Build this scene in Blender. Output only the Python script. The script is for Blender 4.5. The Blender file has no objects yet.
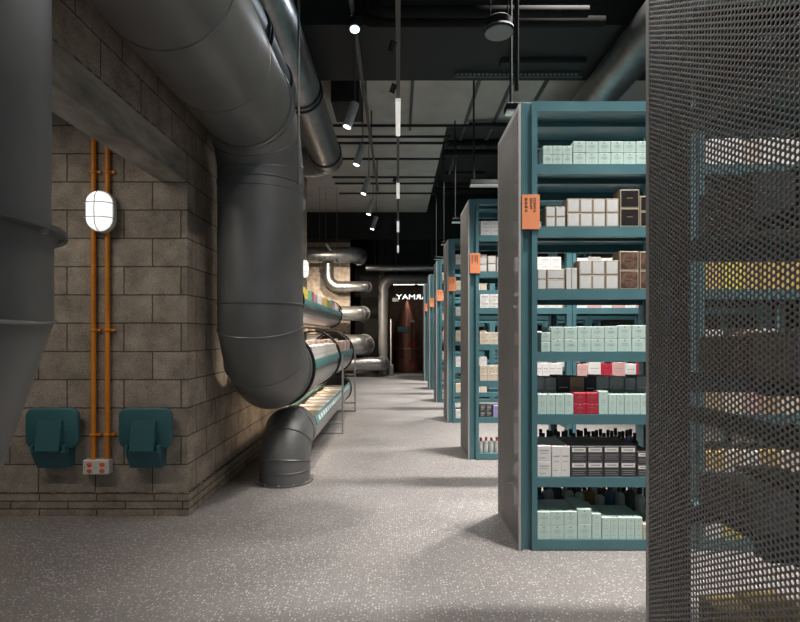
import bpy, bmesh, math, random
import numpy as np
from mathutils import Vector, Matrix
sc = bpy.context.scene
COL = sc.collection
PI = math.pi
rnd = random.Random(7)

# ------------------------------------------------------------------ camera
# one pixel at depth Y is Y/510 m; principal point (398, 334), lens height 1.27 m
F = 510.0
cam_d = bpy.data.cameras.new('camera')
cam = bpy.data.objects.new('camera', cam_d); COL.objects.link(cam)
cam_d.sensor_width = 36.0
cam_d.lens = F / 800.0 * 36.0
cam_d.shift_x = 2.0 / 800.0
cam_d.shift_y = 23.0 / 800.0
cam_d.clip_start = 0.05
cam.location = (0, 0, 1.27)
cam.rotation_euler = (PI / 2, 0, 0)
sc.camera = cam

# ------------------------------------------------------------------ world, light, exposure
w = bpy.data.worlds.new('shop_front_daylight'); sc.world = w
w.use_nodes = True
w.node_tree.nodes['Background'].inputs[0].default_value = (0.70, 0.86, 1.0, 1)
w.node_tree.nodes['Background'].inputs[1].default_value = 0.50
sc.view_settings.view_transform = 'Standard'
sc.view_settings.look = 'None'
sc.view_settings.gamma = 1
sc.view_settings.exposure = 0.12
sc.view_settings.use_curve_mapping = False

AISLE_W = 22.0       # low linear lights over the aisles between the racks
HIGH_W = 105.0        # ceiling lights added over the same aisles, to light the shelves evenly
FRONT_W = 16.0       # unseen light added behind the camera as frontal fill
TRACK_W = 16.0        # lit pieces of the track over the main aisle
SPOT_W = 300.0       # tube spots aimed at the duct displays
STRIP_W = 9.0         # strip lights under the troughs
ALCOVE_W = 22.0      # hidden light added on the alcove ceiling to brighten the block wall
WALL_LAMP = 0.85      # bulkhead lamp glow

def lamp_area(name, loc, sx, sy, watts, col=(1, 0.95, 0.88), rot=(0, 0, 0), parent=None, spread=PI):
    d = bpy.data.lights.new(name, 'AREA'); d.shape = 'RECTANGLE'; d.size = sx; d.size_y = sy
    d.energy = watts; d.color = col; d.spread = spread
    o = bpy.data.objects.new(name, d); COL.objects.link(o)
    o.location = loc; o.rotation_euler = rot
    if parent: o.parent = parent
    return o

# ------------------------------------------------------------------ materials
MATS = {}
def nt(name):
    m = bpy.data.materials.new(name); m.use_nodes = True
    return m, m.node_tree, m.node_tree.nodes['Principled BSDF']

def mat(name, col, rough=0.5, metal=0.0, var=0.06, scale=6.0, bump=0.0, bscale=80.0, emis=None, estr=0.0, spec=None, stretch=None):
    if name in MATS: return MATS[name]
    m, t, b = nt(name)
    b.inputs['Roughness'].default_value = rough
    b.inputs['Metallic'].default_value = metal
    if spec is not None: b.inputs['Specular IOR Level'].default_value = spec
    b.inputs['Base Color'].default_value = (*col, 1)
    if var > 0:
        tc = t.nodes.new('ShaderNodeTexCoord'); vec = tc.outputs['Object']
        if stretch:
            mp = t.nodes.new('ShaderNodeMapping'); mp.inputs['Scale'].default_value = stretch
            t.links.new(vec, mp.inputs['Vector']); vec = mp.outputs['Vector']
        n = t.nodes.new('ShaderNodeTexNoise'); n.inputs['Scale'].default_value = scale; n.inputs['Detail'].default_value = 5
        t.links.new(vec, n.inputs['Vector'])
        r = t.nodes.new('ShaderNodeValToRGB')
        r.color_ramp.elements[0].position = 0.3; r.color_ramp.elements[1].position = 0.7
        r.color_ramp.elements[0].color = (*[c * (1 - var) for c in col], 1)
        r.color_ramp.elements[1].color = (*[min(1, c * (1 + var)) for c in col], 1)
        t.links.new(n.outputs['Fac'], r.inputs['Fac'])
        t.links.new(r.outputs['Color'], b.inputs['Base Color'])
        mr = t.nodes.new('ShaderNodeMapRange')
        mr.inputs['To Min'].default_value = max(0.02, rough - 0.06); mr.inputs['To Max'].default_value = min(1, rough + 0.06)
        t.links.new(n.outputs['Fac'], mr.inputs['Value']); t.links.new(mr.outputs['Result'], b.inputs['Roughness'])
    if bump > 0:
        tc = t.nodes.new('ShaderNodeTexCoord')
        n2 = t.nodes.new('ShaderNodeTexNoise'); n2.inputs['Scale'].default_value = bscale; n2.inputs['Detail'].default_value = 4
        t.links.new(tc.outputs['Object'], n2.inputs['Vector'])
        bp = t.nodes.new('ShaderNodeBump'); bp.inputs['Strength'].default_value = bump; bp.inputs['Distance'].default_value = 0.01
        t.links.new(n2.outputs['Fac'], bp.inputs['Height']); t.links.new(bp.outputs['Normal'], b.inputs['Normal'])
    if emis:
        b.inputs['Emission Color'].default_value = (*emis, 1); b.inputs['Emission Strength'].default_value = estr
    MATS[name] = m
    return m

def block_mat(name, c1, c2, mortar, bw, rh, u0, v0, msize=0.007):
    m, t, b = nt(name)
    N, L = t.nodes.new, t.links.new
    tc = N('ShaderNodeTexCoord')          # every wall piece has its origin at the world origin
    sep = N('ShaderNodeSeparateXYZ'); L(tc.outputs['Object'], sep.inputs[0])
    add = N('ShaderNodeMath'); add.operation = 'ADD'; L(sep.outputs['X'], add.inputs[0]); L(sep.outputs['Y'], add.inputs[1])
    su = N('ShaderNodeMath'); su.operation = 'SUBTRACT'; L(add.outputs[0], su.inputs[0]); su.inputs[1].default_value = u0
    sv = N('ShaderNodeMath'); sv.operation = 'SUBTRACT'; L(sep.outputs['Z'], sv.inputs[0]); sv.inputs[1].default_value = v0
    cmb = N('ShaderNodeCombineXYZ'); L(su.outputs[0], cmb.inputs[0]); L(sv.outputs[0], cmb.inputs[1])
    # slightly ragged joints
    nz = N('ShaderNodeTexNoise'); nz.inputs['Scale'].default_value = 22; nz.inputs['Detail'].default_value = 3; L(tc.outputs['Object'], nz.inputs['Vector'])
    off = N('ShaderNodeVectorMath'); off.operation = 'MULTIPLY_ADD'
    L(nz.outputs['Color'], off.inputs[0]); off.inputs[1].default_value = (0.008, 0.008, 0); L(cmb.outputs[0], off.inputs[2])
    br = N('ShaderNodeTexBrick'); L(off.outputs[0], br.inputs['Vector'])
    br.inputs['Color1'].default_value = (*c1, 1); br.inputs['Color2'].default_value = (*c2, 1); br.inputs['Mortar'].default_value = (*mortar, 1)
    br.inputs['Scale'].default_value = 1.0; br.inputs['Mortar Size'].default_value = msize; br.inputs['Mortar Smooth'].default_value = 0.25
    br.inputs['Bias'].default_value = 0.0; br.inputs['Brick Width'].default_value = bw; br.inputs['Row Height'].default_value = rh
    br.offset = 0.5; br.offset_frequency = 2
    n1 = N('ShaderNodeTexNoise'); n1.inputs['Scale'].default_value = 5; n1.inputs['Detail'].default_value = 8; n1.inputs['Roughness'].default_value = 0.7
    L(tc.outputs['Object'], n1.inputs['Vector'])
    n2 = N('ShaderNodeTexNoise'); n2.inputs['Scale'].default_value = 95; n2.inputs['Detail'].default_value = 3; L(tc.outputs['Object'], n2.inputs['Vector'])
    r1 = N('ShaderNodeMapRange'); r1.inputs['From Min'].default_value = 0.3; r1.inputs['From Max'].default_value = 0.7
    r1.inputs['To Min'].default_value = 0.55; r1.inputs['To Max'].default_value = 1.28; L(n1.outputs['Fac'], r1.inputs['Value'])
    r2 = N('ShaderNodeMapRange'); r2.inputs['From Min'].default_value = 0.3; r2.inputs['From Max'].default_value = 0.6
    r2.inputs['To Min'].default_value = 0.72; r2.inputs['To Max'].default_value = 1.08; L(n2.outputs['Fac'], r2.inputs['Value'])
    mm = N('ShaderNodeMath'); mm.operation = 'MULTIPLY'; L(r1.outputs[0], mm.inputs[0]); L(r2.outputs[0], mm.inputs[1])
    sca = N('ShaderNodeVectorMath'); sca.operation = 'SCALE'; L(br.outputs['Color'], sca.inputs[0]); L(mm.outputs[0], sca.inputs['Scale'])
    L(sca.outputs[0], b.inputs['Base Color'])
    b.inputs['Roughness'].default_value = 0.9; b.inputs['Specular IOR Level'].default_value = 0.2
    hb = N('ShaderNodeMath'); hb.operation = 'MULTIPLY_ADD'; L(br.outputs['Fac'], hb.inputs[0]); hb.inputs[1].default_value = -1.0; L(n2.outputs['Fac'], hb.inputs[2])
    bp = N('ShaderNodeBump'); bp.inputs['Strength'].default_value = 0.7; bp.inputs['Distance'].default_value = 0.006
    L(hb.outputs[0], bp.inputs['Height']); L(bp.outputs['Normal'], b.inputs['Normal'])
    MATS[name] = m
    return m

def terrazzo():
    m, t, b = nt('terrazzo')
    N, L = t.nodes.new, t.links.new
    tc = N('ShaderNodeTexCoord')
    big = N('ShaderNodeTexNoise'); big.inputs['Scale'].default_value = 1.6; big.inputs['Detail'].default_value = 4; L(tc.outputs['Object'], big.inputs['Vector'])
    ramp = N('ShaderNodeValToRGB'); L(big.outputs['Fac'], ramp.inputs['Fac'])
    ramp.color_ramp.elements[0].position = 0.3; ramp.color_ramp.elements[0].color = (0.175, 0.161, 0.155, 1)
    ramp.color_ramp.elements[1].position = 0.7; ramp.color_ramp.elements[1].color = (0.215, 0.199, 0.192, 1)
    last = ramp.outputs['Color']
    for k, (sc_, lo, hi, col) in enumerate(((62, 0.16, 0.24, (0.50, 0.475, 0.45)), (135, 0.17, 0.27, (0.38, 0.355, 0.34)), (100, 0.14, 0.24, (0.11, 0.10, 0.095)))):
        wn = N('ShaderNodeTexNoise'); wn.inputs['Scale'].default_value = sc_ * 0.9; L(tc.outputs['Object'], wn.inputs['Vector'])
        ad = N('ShaderNodeVectorMath'); ad.operation = 'MULTIPLY_ADD'; L(wn.outputs['Color'], ad.inputs[0])
        ad.inputs[1].default_value = (0.010, 0.010, 0); L(tc.outputs['Object'], ad.inputs[2])
        v = N('ShaderNodeTexVoronoi'); v.voronoi_dimensions = '2D'; v.inputs['Scale'].default_value = sc_; v.inputs['Randomness'].default_value = 1
        mp = N('ShaderNodeMapping'); mp.inputs['Location'].default_value = (k * 3.3, k * 1.7, 0); L(ad.outputs[0], mp.inputs['Vector']); L(mp.outputs[0], v.inputs['Vector'])
        sep = N('ShaderNodeSeparateColor'); L(v.outputs['Color'], sep.inputs[0])
        # chip size from the cell's own random colour, some cells carry no chip
        sz = N('ShaderNodeMapRange'); sz.inputs['From Min'].default_value = 0.35; sz.inputs['From Max'].default_value = 1.0
        sz.inputs['To Min'].default_value = -0.05; sz.inputs['To Max'].default_value = hi * 1.5; L(sep.outputs[0], sz.inputs['Value'])
        lt = N('ShaderNodeMath'); lt.operation = 'LESS_THAN'; L(v.outputs['Distance'], lt.inputs[0]); L(sz.outputs[0], lt.inputs[1])
        fac = N('ShaderNodeMath'); fac.operation = 'MULTIPLY'; L(lt.outputs[0], fac.inputs[0]); fac.inputs[1].default_value = (0.95, 0.8, 0.6)[k]
        mx = N('ShaderNodeMix'); mx.data_type = 'RGBA'; L(fac.outputs[0], mx.inputs['Factor']); L(last, mx.inputs['A']); mx.inputs['B'].default_value = (*col, 1)
        last = mx.outputs['Result']
    L(last, b.inputs['Base Color'])
    rn = N('ShaderNodeMapRange'); rn.inputs['To Min'].default_value = 0.38; rn.inputs['To Max'].default_value = 0.55; L(big.outputs['Fac'], rn.inputs['Value'])
    L(rn.outputs[0], b.inputs['Roughness'])
    b.inputs['Specular IOR Level'].default_value = 0.45
    MATS['terrazzo'] = m
    return m

FLOOR = terrazzo()
BLOCK = block_mat('concrete_block', (0.39, 0.325, 0.265), (0.30, 0.25, 0.202), (0.11, 0.09, 0.07), 0.40, 0.1983, 1.66, 0.16, 0.005)
PLINTH = block_mat('thin_course_block', (0.37, 0.30, 0.235), (0.31, 0.25, 0.195), (0.11, 0.09, 0.07), 0.40, 0.0533, 1.66, 0.0, 0.005)
CONC = mat('raw_concrete', (0.55, 0.46, 0.38), 0.9, 0, 0.3, 9, 0.4, 60)
LINTEL = mat('lintel_concrete', (0.30, 0.275, 0.24), 0.92, 0, 0.45, 7, 0.6, 45, stretch=(1, 0.45, 1.6))
SLAB = mat('ceiling_slab_concrete', (0.42, 0.385, 0.35), 0.95, 0, 0.12, 2.5, 0.2, 30)
BLACK = mat('black_paint', (0.010, 0.0095, 0.009), 0.75, 0, 0.2, 3)
DARKPIPE = mat('dark_conduit', (0.085, 0.08, 0.074), 0.55, 0.3, 0.15, 8)
DULLPIPE = mat('dull_dark_pipe', (0.014, 0.013, 0.012), 0.95, 0, 0.15, 8, spec=0.08)
DARKWALL = mat('dark_wall_paint', (0.045, 0.042, 0.04), 0.85, 0, 0.15, 2)
WOODDARK = mat('dark_timber_lining', (0.11, 0.075, 0.05), 0.7, 0, 0.35, 3, 0, 80, None, 0, None, (8, 8, 0.6))
DUCT = mat('grey_duct_steel', (0.168, 0.167, 0.164), 0.46, 0.32, 0.16, 3.5, 0.02, 30)
GALV = mat('galvanised_steel', (0.36, 0.36, 0.36), 0.34, 0.9, 0.16, 9, 0.03, 60)
BAND = mat('black_rubber_band', (0.012, 0.012, 0.012), 0.5, 0, 0.1)
SEAM = mat('duct_seam_steel', (0.20, 0.20, 0.20), 0.4, 0.7, 0.1)
TROUGH = mat('trough_steel', (0.42, 0.42, 0.42), 0.30, 0.85, 0.12, 7, 0.02, 50)
TEAL = mat('teal_enamel', (0.078, 0.178, 0.20), 0.32, 0.05, 0.10, 5)
TEALBAND = mat('teal_rim_enamel', (0.095, 0.235, 0.24), 0.4, 0, 0.08)
TEALDK = mat('teal_plastic', (0.032, 0.115, 0.13), 0.5, 0, 0.06)
PERF = mat('perforated_grey_sheet', (0.255, 0.242, 0.233), 0.5, 0.25, 0.06, 3)
EDGE = mat('light_grey_edge', (0.40, 0.40, 0.39), 0.5, 0.1, 0.05)
ORANGE = mat('orange_tag', (0.80, 0.27, 0.115), 0.6, 0, 0.03)
PRINT = mat('black_print', (0.03, 0.02, 0.018), 0.7, 0, 0)
CONDUIT = mat('orange_conduit', (0.66, 0.215, 0.012), 0.45, 0, 0.10, 9)
PLASTW = mat('white_plastic', (0.62, 0.60, 0.57), 0.45, 0, 0.04)
SOCKET = mat('orange_socket', (0.78, 0.13, 0.03), 0.45, 0, 0.05)
STEEL = mat('brushed_stainless', (0.46, 0.455, 0.44), 0.42, 0.45, 0.08, 8)
STANDM = mat('stand_grey_steel', (0.42, 0.42, 0.41), 0.4, 0.6, 0.08)
COPPER = mat('copper_sheet', (0.40, 0.17, 0.12), 0.38, 0.7, 0.25, 4)
SPKR = mat('speaker_grille', (0.20, 0.19, 0.185), 0.7, 0.1, 0.05)
GLOW = mat('lamp_diffuser_glow', (0.85, 0.85, 0.85), 0.5, 0, 0, emis=(1, 0.985, 0.95), estr=WALL_LAMP)
GLOWDIM = mat('lamp_diffuser_unlit', (0.75, 0.74, 0.72), 0.5, 0, 0.02)
TRACKGLOW = mat('track_lamp_glow', (0.7, 0.68, 0.66), 0.5, 0, 0, emis=(1, 0.96, 0.9), estr=0.45)
SPOTGLOW = mat('spot_lamp_glow', (0.9, 0.9, 0.9), 0.5, 0, 0, emis=(1, 0.97, 0.92), estr=12)
COOLGLOW = mat('cool_spot_glow', (0.9, 0.9, 0.9), 0.5, 0, 0, emis=(0.62, 0.82, 1.0), estr=3.5)
SIGNGLOW = mat('sign_letter_glow', (0.9, 0.9, 0.9), 0.5, 0, 0, emis=(1, 1, 1), estr=1.6)
BROWNWALL = mat('brown_lining', (0.16, 0.085, 0.055), 0.6, 0, 0.25, 4)
REDP = mat('red_valve_paint', (0.42, 0.02, 0.025), 0.4, 0, 0.05)

gm, gt, gb = nt('partition_glass')
gb.inputs['Base Color'].default_value = (0.92, 0.95, 0.95, 1); gb.inputs['Roughness'].default_value = 0.02
gb.inputs['Transmission Weight'].default_value = 1.0; gb.inputs['IOR'].default_value = 1.02
GLASS = gm
# product surfaces
P = {
 'mint': mat('mint_card', (0.52, 0.66, 0.605), 0.55, 0, 0.03),
 'mintline': mat('mint_print', (0.30, 0.40, 0.37), 0.6, 0, 0),
 'gold': mat('gold_foil', (0.55, 0.36, 0.16), 0.35, 0.7, 0.05),
 'champ': mat('champagne_card', (0.42, 0.345, 0.26), 0.4, 0.3, 0.04),
 'silver': mat('silver_foil', (0.68, 0.67, 0.66), 0.3, 0.15, 0.10, 14),
 'blackface': mat('black_gloss_card', (0.022, 0.017, 0.016), 0.25, 0, 0.3, 20),
 'marble': mat('brown_marbled_card', (0.12, 0.07, 0.05), 0.3, 0, 0.8, 25),
 'white': mat('white_card', (0.72, 0.69, 0.67), 0.6, 0, 0.02),
 'greyprint': mat('grey_print', (0.30, 0.29, 0.29), 0.7, 0, 0),
 'black': mat('charcoal_card', (0.045, 0.042, 0.042), 0.5, 0, 0.05),
 'red': mat('red_card', (0.46, 0.02, 0.05), 0.45, 0, 0.04),
 'cream': mat('cream_card', (0.66, 0.56, 0.44), 0.6, 0, 0.04),
 'pink': mat('pink_card', (0.62, 0.36, 0.34), 0.6, 0, 0.04),
 'yellow': mat('yellow_card', (0.62, 0.50, 0.08), 0.55, 0, 0.05),
 'green': mat('green_card', (0.16, 0.44, 0.28), 0.55, 0, 0.05),
 'magenta': mat('magenta_card', (0.48, 0.08, 0.22), 0.55, 0, 0.05),
 'violet': mat('violet_card', (0.30, 0.27, 0.50), 0.55, 0, 0.05),
 'grey': mat('grey_card', (0.42, 0.415, 0.40), 0.5, 0, 0.08),
 'kraft': mat('kraft_card', (0.46, 0.32, 0.19), 0.7, 0, 0.08),
 'amber': mat('amber_glass', (0.30, 0.12, 0.02), 0.15, 0, 0.1),
 'clear': mat('frosted_clear_plastic', (0.60, 0.58, 0.54), 0.2, 0, 0.1),
 'blue': mat('blue_bottle_plastic', (0.035, 0.09, 0.16), 0.25, 0, 0.1),
 'cap': mat('black_cap_plastic', (0.015, 0.014, 0.014), 0.3, 0, 0),
 'goldbox': mat('gold_card', (0.62, 0.42, 0.14), 0.45, 0.2, 0.05),
}

# ------------------------------------------------------------------ mesh building
class MB:
    def __init__(s): s.v = []; s.f = []; s.m = []; s.s = []
    def add(s, vs, fs, m=0, smooth=False):
        k = len(s.v); s.v += [tuple(p) for p in vs]
        for f in fs: s.f.append(tuple(i + k for i in f)); s.m.append(m); s.s.append(smooth)
        return s
    def box(s, x0, x1, y0, y1, z0, z1, m=0):
        vs = [(x, y, z) for z in (z0, z1) for y in (y0, y1) for x in (x0, x1)]
        return s.add(vs, [(0, 2, 3, 1), (4, 5, 7, 6), (0, 1, 5, 4), (2, 6, 7, 3), (0, 4, 6, 2), (1, 3, 7, 5)], m)
    def cbox(s, x0, x1, y0, y1, z0, z1, c=0.002, m=0):
        """chamfered box"""
        lo = (x0, y0, z0); hi = (x1, y1, z1)
        vs = []; idx = {}
        for sx in (0, 1):
            for sy in (0, 1):
                for sz in (0, 1):
                    S = (sx, sy, sz)
                    for ax in range(3):      # vertex lying on the face perpendicular to ax
                        p = []
                        for a in range(3):
                            e = hi[a] if S[a] else lo[a]
                            p.append(e if a == ax else e + (-c if S[a] else c))
                        idx[(S, ax)] = len(vs); vs.append(tuple(p))
        fs = []
        ctr = [(lo[a] + hi[a]) / 2 for a in range(3)]
        def face(ids):
            n = Vector(vs[ids[1]]) - Vector(vs[ids[0]]); n = n.cross(Vector(vs[ids[2]]) - Vector(vs[ids[0]]))
            c0 = sum((Vector(vs[i]) for i in ids), Vector()) / len(ids) - Vector(ctr)
            fs.append(tuple(ids) if n.dot(c0) > 0 else tuple(reversed(ids)))
        for ax in range(3):
            o = [a for a in range(3) if a != ax]
            for sd in (0, 1):
                q = []
                for (p, r) in ((0, 0), (1, 0), (1, 1), (0, 1)):
                    S = [0, 0, 0]; S[ax] = sd; S[o[0]] = p; S[o[1]] = r; q.append(idx[(tuple(S), ax)])
                face(q)
            for p in (0, 1):
                for r in (0, 1):
                    S0 = [0, 0, 0]; S0[o[0]] = p; S0[o[1]] = r; S1 = list(S0); S1[ax] = 1
                    face([idx[(tuple(S0), o[0])], idx[(tuple(S1), o[0])], idx[(tuple(S1), o[1])], idx[(tuple(S0), o[1])]])
        for sx in (0, 1):
            for sy in (0, 1):
                for sz in (0, 1): face([idx[((sx, sy, sz), a)] for a in range(3)])
        return s.add(vs, fs, m)
    def tube(s, path, r, n=32, m=0, caps=True, r2=None):
        path = [Vector(p) for p in path]
        d = [(path[i + 1] - path[i]).normalized() for i in range(len(path) - 1)]
        u = d[0].orthogonal().normalized()
        if abs(d[0].z) < 0.9: u = d[0].cross(Vector((0, 0, 1))).normalized()
        rings = []
        for i, p in enumerate(path):
            if i == 0: di, nn = d[0], d[0]
            elif i == len(path) - 1: di, nn = d[-1], d[-1]
            else: di = d[i - 1]; nn = (d[i - 1] + d[i]).normalized()
            v = di.cross(u).normalized()
            rr = r if r2 is None else r + (r2 - r) * i / (len(path) - 1)
            ring = []
            for k in range(n):
                a = 2 * PI * k / n
                q = p + rr * (math.cos(a) * u + math.sin(a) * v)
                t = (p - q).dot(nn) / di.dot(nn)
                ring.append(q + t * di)
            rings.append(ring)
            if 0 < i < len(path) - 1:
                rot = d[i - 1].rotation_difference(d[i]); u = rot @ u
        vs = [q for rg in rings for q in rg]; fs = []
        for i in range(len(path) - 1):
            for k in range(n):
                fs.append((i * n + k, i * n + (k + 1) % n, (i + 1) * n + (k + 1) % n, (i + 1) * n + k))
        s.add(vs, fs, m, True)
        if caps:
            s.add(rings[0], [tuple(range(n))[::-1]], m); s.add(rings[-1], [tuple(range(n))], m)
        return s
    def ring(s, c, axis, R, r, n=40, k=8, m=0, a0=0, a1=2 * PI, wide=1.0):
        c = Vector(c); ax = Vector(axis).normalized(); u = ax.orthogonal().normalized()
        if abs(ax.z) < 0.9: u = ax.cross(Vector((0, 0, 1))).normalized()
        v = ax.cross(u)
        vs = []; fs = []
        full = abs(a1 - a0 - 2 * PI) < 1e-6
        N = n if full else n + 1
        for i in range(N):
            a = a0 + (a1 - a0) * i / n
            e = math.cos(a) * u + math.sin(a) * v
            for j in range(k):
                b = 2 * PI * j / k + PI / k
                vs.append(c + e * (R + r * math.cos(b)) + ax * (r * wide * math.sin(b)))
        for i in range(n):
            i2 = (i + 1) % N
            for j in range(k): fs.append((i * k + j, i * k + (j + 1) % k, i2 * k + (j + 1) % k, i2 * k + j))
        return s.add(vs, fs, m, True)
    def lathe(s, prof, c=(0, 0, 0), n=20, m=0, ms=None):
        vs = []; 
        for (r, z) in prof:
            for k in range(n):
                a = 2 * PI * k / n; vs.append((c[0] + r * math.cos(a), c[1] + r * math.sin(a), c[2] + z))
        for i in range(len(prof) - 1):
            pass
        base = len(s.v); s.v += vs
        for i in range(len(prof) - 1):
            for k in range(n):
                s.f.append((base + i * n + k, base + i * n + (k + 1) % n, base + (i + 1) * n + (k + 1) % n, base + (i + 1) * n + k))
                s.m.append(ms[i] if ms else m); s.s.append(True)
        s.f.append(tuple(base + k for k in range(n))[::-1]); s.m.append(ms[0] if ms else m); s.s.append(False)
        q = (len(prof) - 1) * n
        s.f.append(tuple(base + q + k for k in range(n))); s.m.append(ms[-1] if ms else m); s.s.append(False)
        return s
    def quad(s, a, b, c, d, m=0): return s.add([a, b, c, d], [(0, 1, 2, 3)], m)
    def mesh(s, name, mats, org=(0, 0, 0), sharp=40):
        me = bpy.data.meshes.new(name)
        o = Vector(org)
        me.from_pydata([tuple(Vector(p) - o) for p in s.v], [], s.f)
        for mm in mats: me.materials.append(mm)
        me.polygons.foreach_set('material_index', s.m)
        me.polygons.foreach_set('use_smooth', s.s)
        me.validate(); me.update()
        if any(s.s): me.set_sharp_from_angle(angle=math.radians(sharp))
        return me
    def build(s, name, mats, parent=None, org=(0, 0, 0), sharp=40):
        if not isinstance(mats, (list, tuple)): mats = [mats]
        ob = bpy.data.objects.new(name, s.mesh(name, mats, org, sharp)); COL.objects.link(ob)
        if parent: ob.parent = parent
        else: ob.location = org
        return ob

def tag(o, label, cat, group=None, kind=None):
    o['label'] = label; o['category'] = cat
    if group: o['group'] = group
    if kind: o['kind'] = kind
    return o
def empty(name, loc, label, cat, group=None):
    o = bpy.data.objects.new(name, None); COL.objects.link(o); o.location = loc; o.empty_display_size = 0.1
    return tag(o, label, cat, group)
def struct(mb, name, mats, label=None):
    o = mb.build(name, mats); o['kind'] = 'structure'
    if label: o['label'] = label
    return o
def copy_tree(o, parent=None):
    c = o.copy(); COL.objects.link(c)
    if parent: c.parent = parent
    for ch in list(o.children): copy_tree(ch, c)
    return c
def textmesh(name, body, size, mats, parent, matrix, extrude=0.0006, align='LEFT', spacing=1.0):
    cu = bpy.data.curves.new(name, 'FONT'); cu.body = body; cu.size = size; cu.extrude = extrude; cu.align_x = align
    cu.space_character = spacing; cu.resolution_u = 3
    t = bpy.data.objects.new(name + '_curve', cu); COL.objects.link(t)
    dg = bpy.context.evaluated_depsgraph_get()
    me = bpy.data.meshes.new_from_object(t.evaluated_get(dg))
    bpy.data.objects.remove(t); bpy.data.curves.remove(cu)
    me.transform(matrix)
    if matrix.determinant() < 0: me.flip_normals()
    me.materials.clear(); me.materials.append(mats)
    me.name = name
    ob = bpy.data.objects.new(name, me); COL.objects.link(ob)
    if parent: ob.parent = parent
    return ob
ORD = ['first', 'second', 'third', 'fourth', 'fifth', 'sixth', 'seventh', 'eighth', 'ninth', 'tenth', 'eleventh', 'twelfth', 'thirteenth',
       'fourteenth', 'fifteenth', 'sixteenth', 'seventeenth', 'eighteenth', 'nineteenth', 'twentieth']

def elbow(corner, din, dout, R, n):
    """vertices of a segmented (gored) bend from direction din to dout around a corner point"""
    c = Vector(corner); a = Vector(din).normalized(); b = Vector(dout).normalized()
    th = a.angle(b); T = R * math.tan(th / 2)
    A = c - a * T
    nrm = a.cross(b).normalized(); inward = nrm.cross(a)
    ctr = A + inward * R
    out = []
    for k in range(n):
        t = (k + 0.5) * th / n
        rv = Matrix.Rotation(t, 3, nrm) @ (-inward)
        out.append(ctr + rv * (R / math.cos(th / (2 * n))))
    return out

def duct_run(mb, path, r, n=48, seams=True, m=0, ms=1, bead=0.006):
    mb.tube(path, r, n, m)
    if seams:
        for i in range(1, len(path) - 1):
            d0 = (Vector(path[i]) - Vector(path[i - 1])).normalized(); d1 = (Vector(path[i + 1]) - Vector(path[i])).normalized()
            nn = (d0 + d1).normalized()
            # elliptical bead following the mitre
            u = d0.cross(nn)
            if u.length < 1e-5: continue
            u.normalize(); v = nn.cross(u); kx = 1 / d0.dot(nn)
            vs = []; fs = []; K = 6
            for q in range(n):
                a = 2 * PI * q / n
                e = math.cos(a) * u + math.sin(a) * kx * v; el = e.normalized()
                for j in range(K):
                    bb = 2 * PI * j / K
                    vs.append(Vector(path[i]) + e * r + el * (bead * math.cos(bb)) + nn * (bead * 0.8 * math.sin(bb)))
            for q in range(n):
                for j in range(K): fs.append((q * K + j, q * K + (j + 1) % K, ((q + 1) % n) * K + (j + 1) % K, ((q + 1) % n) * K + j))
            mb.add(vs, fs, ms, True)

# ------------------------------------------------------------------ room
WX = -1.478          # face of the block wall along the aisle
WY = 3.578           # face of the block wall that faces the camera
CEIL = 5.4
struct(MB().box(-4.6, 4.8, -4, 18.4, -0.1, 0), 'floor', FLOOR, 'grey terrazzo floor with white chips')
struct(MB().box(-4.6, 4.8, -4, 18.4, CEIL, CEIL + 0.1), 'ceiling', BLACK, 'black painted upper ceiling')
b = MB()
b.box(-4.6, WX, WY, WY + 0.2, 0.16, 2.9)                # wall facing the camera
b.box(WX - 0.19, WX, WY + 0.2, 8.27, 0.16, CEIL)        # wall along the aisle
b.box(WX - 0.19, WX, 1.0, WY, 2.54, CEIL)
b.box(WX - 0.19, WX, WY, WY + 0.2, 2.9, CEIL)         # courses over the lintel
b.box(WX - 0.19, WX, -4, 0.1, 0.0, CEIL)
b.box(WX - 0.19, WX, 0.1, 1.0, 2.54, CEIL)
struct(b, 'wall_left', BLOCK, 'rough brown concrete block wall')
struct(MB().box(-4.6, WX + 0.019, WY - 0.019, WY + 0.2, 0, 0.16).box(WX - 0.19, WX + 0.019, WY + 0.2, 8.27, 0, 0.16), 'baseboard_left', PLINTH, 'thin block courses at the foot of the wall')
struct(MB().cbox(WX - 0.19, WX - 0.008, 0.1, WY, 2.338, 2.54, 0.004), 'trim_1', LINTEL, 'weathered concrete lintel beam over the wall opening')
struct(MB().box(-4.6, WX - 0.19, -4, WY, 2.9, 3.0), 'ceiling_alcove', BLACK)
struct(MB().box(-4.7, -4.6, -4, 18.4, 0, CEIL), 'wall_far_left', DARKWALL)
struct(MB().box(4.8, 4.9, -4, 18.4, 0, CEIL), 'wall_right', DARKWALL)
struct(MB().box(-4.6, -1.49, 15.8, 16.0, 0, 4.1), 'wall_back', CONC, 'pale raw concrete wall at the back of the bay')
struct(MB().box(-4.6, -1.49, 15.78, 16.0, 4.1, CEIL), 'trim_2', WOODDARK, 'dark timber lining over the raw concrete wall')
struct(MB().box(-4.6, 4.8, 18.3, 18.4, 0, CEIL), 'wall_rear', BLACK)
struct(MB().box(-0.4, 3.2, 16.15, 16.35, 2.95, CEIL), 'trim_3', BLACK, 'black bulkhead over the glass partition')
struct(MB().box(-0.62, -0.42, 16.15, 18.3, 0, CEIL), 'trim_4', BLACK)
struct(MB().box(-4.6, 4.8, 15.2, 15.3, 4.1, CEIL), 'trim_5', BLACK, 'black downstand at the end of the slab')
struct(MB().box(-0.40, 1.6, 16.22, 16.235, 0.0, 2.95), 'window_1', GLASS, 'clear glass partition at the end of the aisle')
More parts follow.
